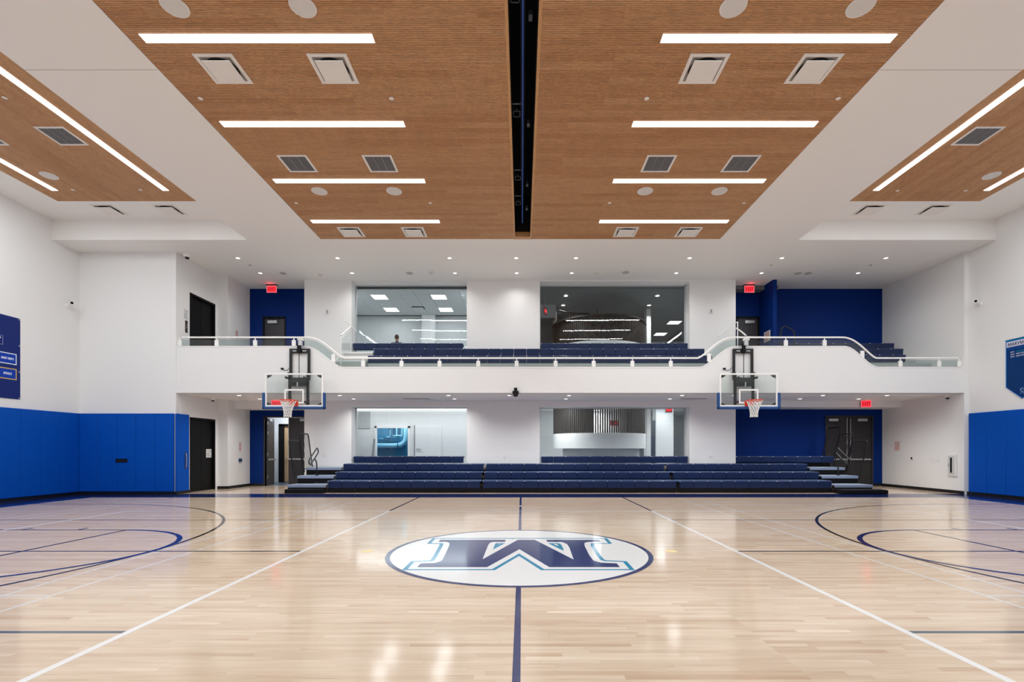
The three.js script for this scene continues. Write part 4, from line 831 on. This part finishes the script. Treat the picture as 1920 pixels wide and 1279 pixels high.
  const b = thing('wall_pennant', 'blue pointed championship pennant on the right wall', 'banner', [XR - 0.012, 2.9, -14.08]);
  const s2 = new THREE.ExtrudeGeometry(shapeOf([[-0.47, 0.37], [0, 0], [0.47, 0.37], [0.47, 1.75], [-0.47, 1.75]]), { depth: 0.008, bevelEnabled: false }), uv = s2.attributes.uv, ps = s2.attributes.position;
  for (let i = 0; i < uv.count; i++) uv.setXY(i, ps.getX(i) / 0.94 + 0.5, ps.getY(i) / 1.75);
  const pn = mesh('cloth', s2, new THREE.MeshPhysicalMaterial({ map: map2, roughness: 0.6, specularIntensity: 0.3 }), b); pn.rotation.y = -Math.PI / 2;
  mesh('edging', [[-0.47, 1.75, -0.47, 0.37], [-0.47, 0.37, 0, 0], [0, 0, 0.47, 0.37], [0.47, 0.37, 0.47, 1.75]].map(([a, c, e, f]) => rod(new THREE.Vector3(-0.006, c, a), new THREE.Vector3(-0.006, f, e), 0.009, 6)), std(0x1a74c4, 0.5), b);
  mesh('hanging_rod', rod(new THREE.Vector3(-0.006, 1.75, -0.49), new THREE.Vector3(-0.006, 1.75, 0.49), 0.012, 8), std(0x0b6a98, 0.5), b);
  const font = await new FontLoader().loadAsync('fonts/droid/droid_sans_bold.typeface.json');
  const tg = new TextGeometry('HO', { font, size: 0.42, depth: 0.02, curveSegments: 6, bevelEnabled: false });
  const ho = tag(mesh('wall_lettering', tg, std(0x9fb6cf, 0.6)), 'large pale blue wall letters, seen only mirrored in the lower right window', 'lettering');
  ho.position.set(2.35, 3.6, -NEAR - 0.021); ho.rotation.y = Math.PI;
}
// ---------------------------------------------------------------- rooms behind the windows
{
  const R = (n, g, m) => struct(n, g, m);
  // upper left office
  R('floor_office', box(-8.0, -1.2, 4.0, 4.2, 19.0, 23.1), M.greyStep);
  R('wall_office_back', box(-8.2, -1.0, 4.2, 7.8, 22.85, 23.05), M.roomGrey);
  R('wall_office_left', box(-8.2, -8.0, 4.0, 7.8, 19.0, 22.85), M.roomGrey);
  R('wall_office_right', box(-1.2, -1.0, 4.0, 7.8, 19.0, 22.85), M.roomGrey);
  R('wall_office_column', box(-4.58, -3.98, 4.2, 7.6, 22.5, 22.85), M.roomWhite);
  const oc = struct('ceiling_office', box(-8.0, -1.2, 7.63, 7.7, 19.0, 22.85), std(0x4a5052, 0.8));
  const tg = rbox(-0.296, 0.296, 0, 0.025, -0.296, 0.296, 0.003, 1), panels = [[-5.75, 19.9], [-3.35, 19.9], [-5.75, 21.7], [-3.35, 21.7], [-7.6, 19.6], [-1.55, 19.9]];
  for (let i = 0; i < 11; i++) for (let j = 0; j < 6; j++) {
    const x = -7.55 + i * 0.6, d = 19.3 + j * 0.6;
    if (panels.some(([a, b]) => Math.abs(a - x) < 0.3 && Math.abs(b - d) < 0.31)) continue;
    const t = mesh('ceiling_tile', tg, M.tile, oc); t.position.set(x, 7.605, -d);
  }
  const panelSpots = [[-5.75, 19.9, 'front left in the upper left room'], [-3.35, 19.9, 'front right in the upper left room'], [-5.75, 21.7, 'back left in the upper left room'], [-3.35, 21.7, 'back right in the upper left room'], [7.4, 23.9, 'front one in the upper right office'], [7.4, 26.3, 'back one in the upper right office'], [-7.6, 19.6, 'hidden left one added to light the upper left room'], [-1.55, 19.9, 'hidden right one added to light the upper left room']];
  for (const [x, d, where] of panelSpots) {
    const t = thing('panel_light', `square lit ceiling panel, ${where} behind glass`, 'ceiling light', [x, 7.6, -d]);
    mesh('frame', rbox(-0.3, 0.3, -0.004, 0.02, -0.3, 0.3, 0.003, 1), M.whiteTrim, t); mesh('diffuser', rbox(-0.28, 0.28, -0.012, -0.004, -0.28, 0.28, 0.002, 1), M.glow, t);
    rectLight(t, 0.54, 0.54, 0, -0.02, 0, where.startsWith('hidden') ? 22 : 8, new THREE.Color().setRGB(0.98, 1, 1.02));  // the hidden panels are added only to brighten the upper left room
  }
  const od = thing('air_diffuser', 'dark edged slot diffuser in the tiled ceiling of the upper left room', 'air vent', [-4.5, 7.6, -21.4]);
  mesh('frame', box(-0.26, 0.26, -0.008, 0.0, -0.2, 0.2), M.duct, od); mesh('plaque', rbox(-0.23, 0.23, -0.04, -0.03, -0.17, 0.17, 0.003, 1), M.tile, od);
  const wd = thing('wall_device', 'small grey device low on the office column behind glass', 'wall device', [-4.3, 5.72, -22.48]);
  mesh('body', rbox(-0.05, 0.05, -0.05, 0.05, -0.015, 0.015, 0.004, 1), M.blade, wd); mesh('base', rbox(-0.09, 0.09, -0.09, -0.06, -0.012, 0.012, 0.004, 1), M.blade, wd);
  // lower left room
  const rw = M.roomWhite, X0 = -8.0, X1 = -1.2;
  R('floor_room_left', box(X0, X1, -0.1, 0.0, 19.0, 21.7), M.greyStep);
  R('wall_room_left_back', wallXY(rect(X0, X1, 0, 3.3), [rect(-6.36, -4.94, 0.6, 2.4)], 21.5, 0.15), rw);
  R('wall_room_left_side', box(X0 - 0.2, X0, 0, 3.3, 19.0, 21.7), rw); R('wall_room_left_far', box(X1, X1 + 0.2, 0, 3.3, 19.0, 21.7), rw);
  R('ceiling_room_left', box(X0 - 0.2, X1 + 0.2, 3.24, 3.3, 19.0, 21.7), rw);
  const cl = thing('cove_light', 'thin bright light line along the ceiling of the lower left room', 'ceiling light', [-4.3, 3.2, -21.4]);
  mesh('diffuser', rbox(-3.2, 3.2, -0.03, 0.03, -0.03, 0.03, 0.006, 1), M.glow, cl);
  rectLight(cl, 6.2, 0.7, 0, -0.06, 0.8, 3.5, new THREE.Color().setRGB(0.97, 1.0, 1.03)).position.set(0, 0.0, 1.0);
  const wf = structGroup('window_5'); wf.userData.label = 'white framed window to a teal machine room in the lower left room';
  mesh('frame', [box(-6.42, -6.33, 0.55, 2.46, 21.44, 21.52), box(-4.97, -4.88, 0.55, 2.46, 21.44, 21.52), box(-6.42, -4.88, 2.37, 2.46, 21.44, 21.52)], M.whiteTrim, wf);
  mesh('pane', new THREE.PlaneGeometry(1.36, 1.8).translate(-5.65, 1.5, -21.53), M.glass, wf);
  const teal = std(0x4f93b0, 0.7), tealD = std(0x23566e, 0.5), tealL = std(0x9cd0e2, 0.4);
  R('wall_machine_back', box(-7.0, -4.2, 0, 3.2, 23.2, 23.3), teal); R('wall_machine_left', box(-7.1, -7.0, 0, 3.2, 21.66, 23.2), teal); R('wall_machine_right', box(-4.2, -4.1, 0, 3.2, 21.66, 23.2), teal); R('ceiling_machine', box(-7.1, -4.1, 3.2, 3.3, 21.7, 23.3), teal); R('floor_machine', box(-7.1, -4.1, -0.1, 0, 21.7, 23.3), tealD);
  const ml = thing('panel_light', 'hidden lamp above the teal machine room window', 'ceiling light', [-5.6, 3.18, -22.2]);
  mesh('diffuser', rbox(-0.6, 0.6, -0.02, 0, -0.15, 0.15, 0.004, 1), M.glow, ml); rectLight(ml, 1.2, 0.3, 0, -0.03, 0, 20, new THREE.Color().setRGB(0.8, 0.97, 1.08));
  const duct = thing('air_duct', 'pale bent duct seen through the teal window', 'duct', [0, 0, 0]);
  mesh('pipe', tube([V(-7.0, 1.62, 22.7), V(-5.9, 1.62, 22.7), V(-5.55, 1.68, 22.7), V(-5.36, 1.9, 22.7), V(-5.34, 2.6, 22.7), V(-5.34, 3.19, 22.7)], 0.11, 60, 14, false, 0.4), tealL, duct);
  mesh('flange', cyl(0.125, 0.125, 0.04, 0, 0, 0, 20).rotateZ(Math.PI / 2).translate(-5.7, 1.65, -22.7), tealD, duct);
  [-6.2, -6.0, -5.85, -5.7, -5.55].forEach((x, i) => { const t = thing('pipe', `thin dark pipe behind the teal window, ${ORD[i]} from the left`, 'pipe', [0, 0, 0], 'pipes behind the teal window'); mesh('run', tube([V(x - 0.5 + i * 0.02, 1.95 + i * 0.03, 23.13 - i * 0.085), V(x - 0.1, 1.96 + i * 0.03, 23.13 - i * 0.085), V(x, 2.1, 23.13 - i * 0.085), V(x, 3.19, 23.13 - i * 0.085)], 0.022 + 0.007 * (i % 3), 40, 10, false, 0.3), i % 2 ? tealD : tealL, t); mesh('joint', cyl(0.04, 0.04, 0.06, x, 2.4 + 0.1 * i, 23.13 - i * 0.085, 12), tealD, t); });
  const dk = thing('air_duct', 'dark duct behind the pipes in the teal window', 'duct', [0, 0, 0]);
  mesh('body', rbox(-6.98, -5.5, 1.48, 1.8, 22.98, 23.18, 0.02, 2), tealD, dk); mesh('collar', rbox(-6.3, -6.22, 1.45, 1.83, 22.96, 23.19, 0.01, 1), std(0x1a4154, 0.5), dk);
  const d7 = structGroup('door_7'); d7.userData.label = 'flush white door with a steel lever in the lower left room';
  mesh('door_leaf', rbox(-4.66, -3.5, 0.02, 2.45, 21.46, 21.5, 0.004, 1), rw, d7); mesh('lever', rbox(-4.56, -4.4, 1.44, 1.475, 21.38, 21.42, 0.008, 1), M.steel, d7); mesh('rose', rbox(-4.58, -4.53, 1.42, 1.495, 21.42, 21.46, 0.008, 1), M.steel, d7); mesh('door_edge', box(-4.7, -4.67, 0, 2.5, 21.45, 21.5), M.blade, d7);
  const gp = tag(mesh('wall_panel', rbox(-7.12, -6.62, 2.35, 3.1, 21.46, 21.5, 0.006, 1), std(0xb9bcbc, 0.7)), 'grey square panel high in the left corner of the lower left room', 'panel');
  const bd = tag(mesh('leaning_board', bar(V(-6.52, 0.6, 21.3), V(-6.42, 1.9, 21.45), 0.07, 0.03), std(0x9aa0a3, 0.6)), 'thin grey board leaning left of the teal window', 'board');
  // stair hall
  R('floor_hall', box(-0.9, 9.8, -0.1, 0, 19.0, 28.2), std(0xb5bcc2, 0.35));
  R('wall_hall_left', box(-1.0, -0.9, 0, 8, 19.0, 28.2), rw); R('wall_hall_right', box(9.8, 9.9, 0, 8, 19.7, 28.2), rw); R('wall_hall_back', box(-1.0, 9.9, 0, 8, 28.2, 28.3), rw);
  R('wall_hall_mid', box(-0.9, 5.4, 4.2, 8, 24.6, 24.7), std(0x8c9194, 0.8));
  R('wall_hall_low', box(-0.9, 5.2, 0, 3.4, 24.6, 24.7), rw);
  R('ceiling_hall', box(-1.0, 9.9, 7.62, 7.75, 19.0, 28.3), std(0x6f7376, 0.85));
  const circ = []; for (let i = 0; i < 48; i++) { const a = i / 48 * 2 * Math.PI; circ.push([3.35 + 2.12 * Math.cos(a), 21.5 + 2.12 * Math.sin(a)]); }
  R('floor_hall_upper', slabXZ(rect(-0.9, 9.8, 19.05, 28.2), [circ], 3.36, 0.84), rw);
  R('wall_hall_post', box(5.48, 5.66, 0, 7.62, 21.6, 22.1), rw); R('wall_hall_pier', box(6.1, 6.9, 0, 3.36, 22.4, 23.0), rw);
  R('wall_hall_beam', box(0.3, 1.45, 7.1, 7.62, 21.0, 21.2), std(0xa9adb0, 0.8));
  for (const [x, d, n] of [[1.77, 19.8, 'front left'], [1.77, 21.1, 'back left'], [5.45, 19.8, 'front right'], [5.45, 21.1, 'back right']]) {
    const t = thing('hall_downlight', `small downlight in the dark stair hall ceiling, ${n} behind glass`, 'downlight', [x, 7.62, -d], 'downlights in the stair hall');
    mesh('trim', cyl(0.1, 0.1, 0.006, 0, -0.003, 0, 20), M.fixture, t); mesh('lens', cyl(0.08, 0.08, 0.004, 0, -0.008, 0, 20), M.glowSoft, t);
    const s = new THREE.SpotLight(DOWN_COLOR, 9.0, 0, 1.1, 0.8, 2); s.position.set(0, -0.03, 0); s.target.position.set(0, -3, 0); t.add(s, s.target);
  }
  const hl = thing('linear_light', 'short bright linear light at the right of the lower right window', 'ceiling light', [6.25, 3.33, -23.0 + 1.2]);
  mesh('housing', rbox(-0.3, 0.3, 0, 0.03, -0.05, 0.05, 0.004, 1), M.fixture, hl); mesh('diffuser', rbox(-0.28, 0.28, -0.02, 0, -0.04, 0.04, 0.004, 1), M.glow, hl);
  rectLight(hl, 0.55, 0.3, 0, -0.04, 0, 12, new THREE.Color().setRGB(0.92, 0.98, 1.05));
  for (const [x, d, n] of [[1.0, 19.8, 'left'], [3.4, 24.0, 'rear'], [7.2, 20.2, 'right']]) { const t = thing('hall_light', `ceiling light of the lower stair hall, ${n} one, mostly hidden`, 'ceiling light', [x, 3.35, -d]); mesh('diffuser', rbox(-0.4, 0.4, -0.02, 0, -0.2, 0.2, 0.004, 1), M.glow, t); mesh('frame', rbox(-0.42, 0.42, -0.008, 0.005, -0.22, 0.22, 0.003, 1), M.fixture, t); rectLight(t, 0.8, 0.4, 0, -0.03, 0, 42, new THREE.Color().setRGB(1.0, 1.0, 0.99)); }
  // curved stair landings with dark fins
  function landing(label, y0, y1, top, rear) {
    const t = thing('curved_stair', label, 'staircase', [3.35, y0, -21.5], 'curved stair landings');
    const arc = (r, a0, a1, h0, h1, th) => { const s = new THREE.Shape(); s.absarc(0, 0, r, a0, a1, false); s.absarc(0, 0, r - th, a1, a0, true); return new THREE.ExtrudeGeometry(s, { depth: h1 - h0, bevelEnabled: false, curveSegments: 64 }).rotateX(-Math.PI / 2).translate(0, h0, 0); };
    const A0 = -Math.PI * 1.06, A1 = Math.PI * 0.06;
    const hgt = y1 - y0;
    mesh('fascia', arc(2.0, A0, A1, 0, hgt, 0.12), M.roomWhite, t);
    mesh('landing_floor', (() => { const s = new THREE.Shape(); s.absarc(0, 0, 1.9, A0, A1, false); return new THREE.ExtrudeGeometry(s, { depth: 0.15, bevelEnabled: false, curveSegments: 48 }).rotateX(-Math.PI / 2).translate(0, hgt - 0.2, 0); })(), M.stairGrey, t);
    const fin = box(-0.016, 0.016, 0, top - y1, -0.03, 0.03), n = 74;
    for (let i = 0; i < n; i++) { const a = A0 + (A1 - A0) * (i + 0.5) / n, f = mesh('fin', fin, M.stairDark, t); f.position.set(Math.cos(a) * 1.96, hgt, -Math.sin(a) * 1.96); f.rotation.y = a; }
    mesh('handrail', arc(2.03, A0, A1, top - y0, top - y0 + 0.06, 0.12), M.stairDark, t);
    if (rear) mesh('inner_rail', arc(1.75, 0.25 * Math.PI, 0.98 * Math.PI, top - y0 + 0.5, top - y0 + 0.56, 0.07), M.stairDark, t);
    return t;
  }
  // arcs run through the side that faces the hall of play
  const up = landing('upper curved stair landing with dark fins and handrail behind the upper right window', 5.25, 5.78, 6.76, true);
  landing('lower curved stair landing with white fascia and dark fins behind the lower right window', 1.48, 2.1, 3.3, false);
  const ramp = new THREE.Group(); ramp.name = 'stair_flight'; ramp.position.copy(up.position).negate(); up.add(ramp);
  mesh('stringer', bar(V(3.2, 6.0, 20.9), V(2.75, 7.25, 21.6), 0.12, 0.3), M.stairDark, ramp); mesh('stringer', bar(V(2.9, 6.0, 20.9), V(2.5, 7.05, 21.6), 0.05, 0.2), M.stairDark, ramp); mesh('top_bar', bar(V(2.7, 7.25, 21.5), V(3.3, 7.28, 21.5), 0.1, 0.1), M.stairDark, ramp); mesh('hanger', rod(V(3.28, 7.28, 21.5), V(3.3, 7.62, 21.5), 0.012), M.stairDark, ramp);
  mesh('newel', box(1.33, 1.5, 5.25, 7.5, 21.2, 21.45), M.stairDark, ramp); mesh('upper_rail', tube([V(1.45, 7.36, 20.9), V(1.84, 7.24, 20.8), V(2.3, 7.2, 20.8), V(2.85, 7.2, 20.9)], 0.04, 30, 8), M.stairDark, ramp); for (let i = 0; i < 14; i++) mesh('baluster', box(1.55 + i * 0.1 - 0.014, 1.55 + i * 0.1 + 0.014, 5.9, 7.2, 20.86, 20.9), M.stairDark, ramp); mesh('inner_wall', box(1.5, 5.2, 5.8, 6.75, 23.4, 23.5), M.stairDark, ramp);
  R('stair_fin_backing', box(1.55, 3.25, 2.1, 3.35, 22.6, 22.66), std(0x3a3634, 0.7));  // dark backing panel behind the lower stair fins, not a room wall
  const core = R('wall_stair_core', box(1.75, 5.0, 0, 1.9, 20.9, 21.2), rw);
  const dw = structGroup('door_8'); dw.userData.label = 'tall dark doorway at the right of the lower right window'; mesh('door_leaf', rbox(5.75, 6.05, 0.02, 2.75, 22.3, 22.35, 0.004, 1), std(0x39424b, 0.5), dw);
  const hx = thing('exit_sign', 'red EXIT sign added for a reflection behind the lower stair fins', 'exit sign', [4.6, 2.75, -24.4]);  // glowing sign added where a reflected EXIT sign appears between the fins
  mesh('housing', rbox(-0.2, 0.2, -0.13, 0.13, -0.02, 0.02, 0.004, 1), std(0xb02a30, 0.4), hx);
  const em = canvasTexture(128, 88, (g, w, h) => { g.fillStyle = '#30060a'; g.fillRect(0, 0, w, h); g.fillStyle = '#ff2a3a'; g.font = 'bold 58px sans-serif'; g.textAlign = 'center'; g.textBaseline = 'middle'; g.fillText('EXIT', w / 2, h / 2 + 2, w - 14); });
  const emm = new THREE.MeshStandardMaterial({ color: 0x100000, emissive: 0xffffff, emissiveMap: em, emissiveIntensity: 1.5 });
  mesh('sign_face', new THREE.PlaneGeometry(0.38, 0.25).translate(0, 0, 0.022), emm, hx); mesh('stem', rod(new THREE.Vector3(0, 0.13, 0), new THREE.Vector3(0, 0.61, 0), 0.012), M.steel, hx);
  const hy = thing('exit_sign', 'red EXIT sign added for a mirrored one near the right edge of the lower right window', 'exit sign', [6.2, 3.1, -20.75]);  // added sign standing in for a mirrored EXIT sign in the glass
  mesh('housing', rbox(-0.16, 0.16, -0.12, 0.12, -0.02, 0.02, 0.004, 1), M.steel, hy); mesh('sign_face', new THREE.PlaneGeometry(0.28, 0.2).translate(0, 0, 0.022), emm, hy); mesh('stem', rod(new THREE.Vector3(0, 0.12, 0), new THREE.Vector3(0, 0.26, 0), 0.012), M.steel, hy);
  const hz = thing('exit_sign', 'red EXIT sign seen edge on at the left of the upper right window', 'exit sign', [0.93, 6.95, -19.6]); hz.rotation.y = 1.25;
  mesh('housing', rbox(-0.18, 0.18, -0.13, 0.13, -0.02, 0.02, 0.004, 1), std(0xb02a30, 0.4), hz); mesh('sign_face', new THREE.PlaneGeometry(0.34, 0.24).translate(0, 0, -0.0225).rotateY(0), emm, hz); mesh('sign_face', new THREE.PlaneGeometry(0.34, 0.24).translate(0, 0, 0.0225), emm, hz); mesh('stem', rod(new THREE.Vector3(0, 0.13, 0), new THREE.Vector3(0, 0.67, 0), 0.012), M.steel, hz);
  // corridor behind the open door
  R('floor_corridor', box(-11.2, -8.0, -0.02, 0.002, BLUE + 0.24, 22.6), std(0x5d6e80, 0.3));
  R('wall_corridor_back', wallXY([[-11.4, 0], [-10.62, 0], [-10.62, 2.55], [-9.6, 2.55], [-9.6, 0], [-8.0, 0], [-8.0, 3.3], [-11.4, 3.3]], [], 21.5, 0.2), rw);
  R('wall_corridor_left', box(-11.4, -11.2, 0, 3.3, BLUE + 0.25, 21.5), rw); R('wall_corridor_right', box(-8.1, -8.0, 0, 3.3, BLUE + 0.25, 21.5), rw); R('ceiling_corridor', box(-11.4, -8.0, 3.2, 3.3, BLUE + 0.25, 22.6), rw);
  const d9 = structGroup('door_9'); d9.userData.label = 'pale wood door in a dark frame in the corridor beyond the open door';
  mesh('door_frame', [box(-10.62, -10.4, 0, 2.55, 21.48, 21.62), box(-10.62, -9.6, 2.45, 2.55, 21.48, 21.62)], M.black, d9); mesh('door_leaf', rbox(-10.4, -9.6, 0.02, 2.45, 21.56, 21.6, 0.004, 1), std(0xc9a983, 0.5), d9); mesh('lever', rbox(-10.36, -10.24, 1.0, 1.03, 21.48, 21.52, 0.006, 1), M.steel, d9);
  const co = thing('panel_light', 'ceiling light of the corridor beyond the open left door', 'ceiling light', [-9.9, 3.19, -20.6]); mesh('diffuser', rbox(-0.5, 0.5, -0.02, 0, -0.15, 0.15, 0.004, 1), M.glow, co); rectLight(co, 1, 0.3, 0, -0.03, 0, 20, new THREE.Color().setRGB(0.9, 0.97, 1.05));
  R('wall_hall_front_upper', box(-8.1, -8.0, 0, 8, BLUE + 0.05, 19.7), rw);
}
// ---------------------------------------------------------------- the person behind the upper left window
{
  const t = thing('person', 'person with short dark hair seen from behind through the upper left window', 'person', [-4.95, PLAT, -19.5]);
  function field(size, res, centre, dist) {
    const mc = new MarchingCubes(res, new THREE.MeshStandardMaterial(), false, false, 400000), n = mc.size, p = new THREE.Vector3();
    mc.isolation = 0;
    for (let z = 0; z < n; z++) for (let y = 0; y < n; y++) for (let x = 0; x < n; x++) { p.set((x - n / 2) / (n / 2) * size / 2 + centre.x, (y - n / 2) / (n / 2) * size / 2 + centre.y, (z - n / 2) / (n / 2) * size / 2 + centre.z); mc.field[x + y * n + z * n * n] = -dist(p); }
    mc.update();
    const c = mc.count, g = new THREE.BufferGeometry(), a = new Float32Array(mc.positionArray.slice(0, c * 3)), q = new Float32Array(mc.normalArray.slice(0, c * 3));
    for (let i = 0; i < c; i++) { a[i * 3] = a[i * 3] * size / 2 + centre.x; a[i * 3 + 1] = a[i * 3 + 1] * size / 2 + centre.y; a[i * 3 + 2] = a[i * 3 + 2] * size / 2 + centre.z; }
    g.setAttribute('position', new THREE.BufferAttribute(a, 3)); g.setAttribute('normal', new THREE.BufferAttribute(q, 3)); return g;
  }
  const cap = (p, a, b, ra, rb) => { const ab = b.clone().sub(a), h = Math.max(0, Math.min(1, p.clone().sub(a).dot(ab) / ab.lengthSq())); return p.distanceTo(a.clone().addScaledVector(ab, h)) - (ra + (rb - ra) * h); };
  const smin = (a, b, k) => { const h = Math.max(0, Math.min(1, 0.5 + 0.5 * (b - a) / k)); return b * (1 - h) + a * h - k * h * (1 - h); };
  const v = (x, y, z) => new THREE.Vector3(x, y, z);
  const bones = [[v(0, 1.0, 0), v(0, 1.3, 0), .15, .16], [v(-.12, 1.36, 0), v(.12, 1.36, 0), .1, .1], [v(0, 1.4, 0), v(0, 1.56, -.01), .06, .055]];
  for (const s of [-1, 1]) bones.push([v(s * .19, 1.4, 0), v(s * .25, 1.1, .02), .055, .042], [v(s * .25, 1.1, .02), v(s * .22, .86, -.1), .042, .032], [v(s * .22, .86, -.1), v(s * .21, .77, -.13), .04, .03], [v(s * .1, .95, 0), v(s * .11, .5, -.01), .09, .06], [v(s * .11, .5, -.01), v(s * .12, .09, .02), .058, .04], [v(s * .12, .06, .02), v(s * .13, .05, -.14), .045, .035]);
  const bodyG = field(1.9, 80, v(0, 0.85, 0), (p) => { let d = 9; for (const b of bones) d = smin(d, cap(p, ...b), 0.05); return d; });
  const ell = (p, c, r) => { const q = p.clone().sub(c); q.set(q.x / r.x, q.y / r.y, q.z / r.z); return (q.length() - 1) * Math.min(r.x, r.y, r.z); };
  const headG = field(0.36, 64, v(0, 1.65, 0), (p) => {
    let d = smin(ell(p, v(0, 1.675, 0.01), v(.074, .095, .09)), ell(p, v(0, 1.61, -.03), v(.056, .075, .062)), 0.03);
    d = smin(d, cap(p, v(0, 1.5, .0), v(0, 1.6, .0), .056, .05), 0.03); d = smin(d, cap(p, v(0, 1.66, -.09), v(0, 1.625, -.105), .01, .014), 0.012);
    for (const s of [-1, 1]) { d = smin(d, ell(p, v(s * .077, 1.64, .01), v(.012, .03, .02)), 0.008); d = Math.max(d, -ell(p, v(s * .03, 1.66, -.092), v(.014, .008, .012))); }
    return d;
  });
  const skin = std(0xb98a72, 0.6);
  const body = mesh('body', [bodyG, headG], skin, t);
  const shirtG = field(0.95, 64, v(0, 1.2, 0), (p) => { let d = 9; for (const b of [bones[0], bones[1], bones[3], bones[9]]) d = smin(d, cap(p, b[0], b[1], b[2] + .014, b[3] + .014), 0.05); d = smin(d, cap(p, v(0, 1.4, 0), v(0, 1.49, 0), .08, .066), 0.03); return Math.max(d, 0.9 - p.y); });
  mesh('shirt', shirtG, std(0x2a2a33, 0.8), t);
  const trouserG = field(1.1, 60, v(0, 0.55, 0), (p) => { let d = cap(p, v(0, .98, 0), v(0, .93, 0), .165, .15); for (const b of [bones[6], bones[7], bones[12], bones[13]]) if (b) d = smin(d, cap(p, b[0], b[1], b[2] + .016, b[3] + .016), 0.05); return Math.max(d, 0.08 - p.y, p.y - 1.02); });
  mesh('trousers', trouserG, std(0x30333a, 0.85), t);
  const hairG = field(0.36, 64, v(0, 1.68, 0), (p) => Math.max(ell(p, v(0, 1.69, 0.02), v(.085, .1, .096)), 1.6 - p.y + Math.max(0, -(p.z - 0.02)) * 1.6, -ell(p, v(0, 1.62, -.12), v(.075, .075, .09))));
  mesh('hair', hairG, std(0x4a372b, 0.85), t);
}
scene.traverse((o) => { if (o.isMesh) { o.castShadow = true; o.receiveShadow = true; } if (o.isSpotLight) o.castShadow = true; });
renderer.render(scene, camera);
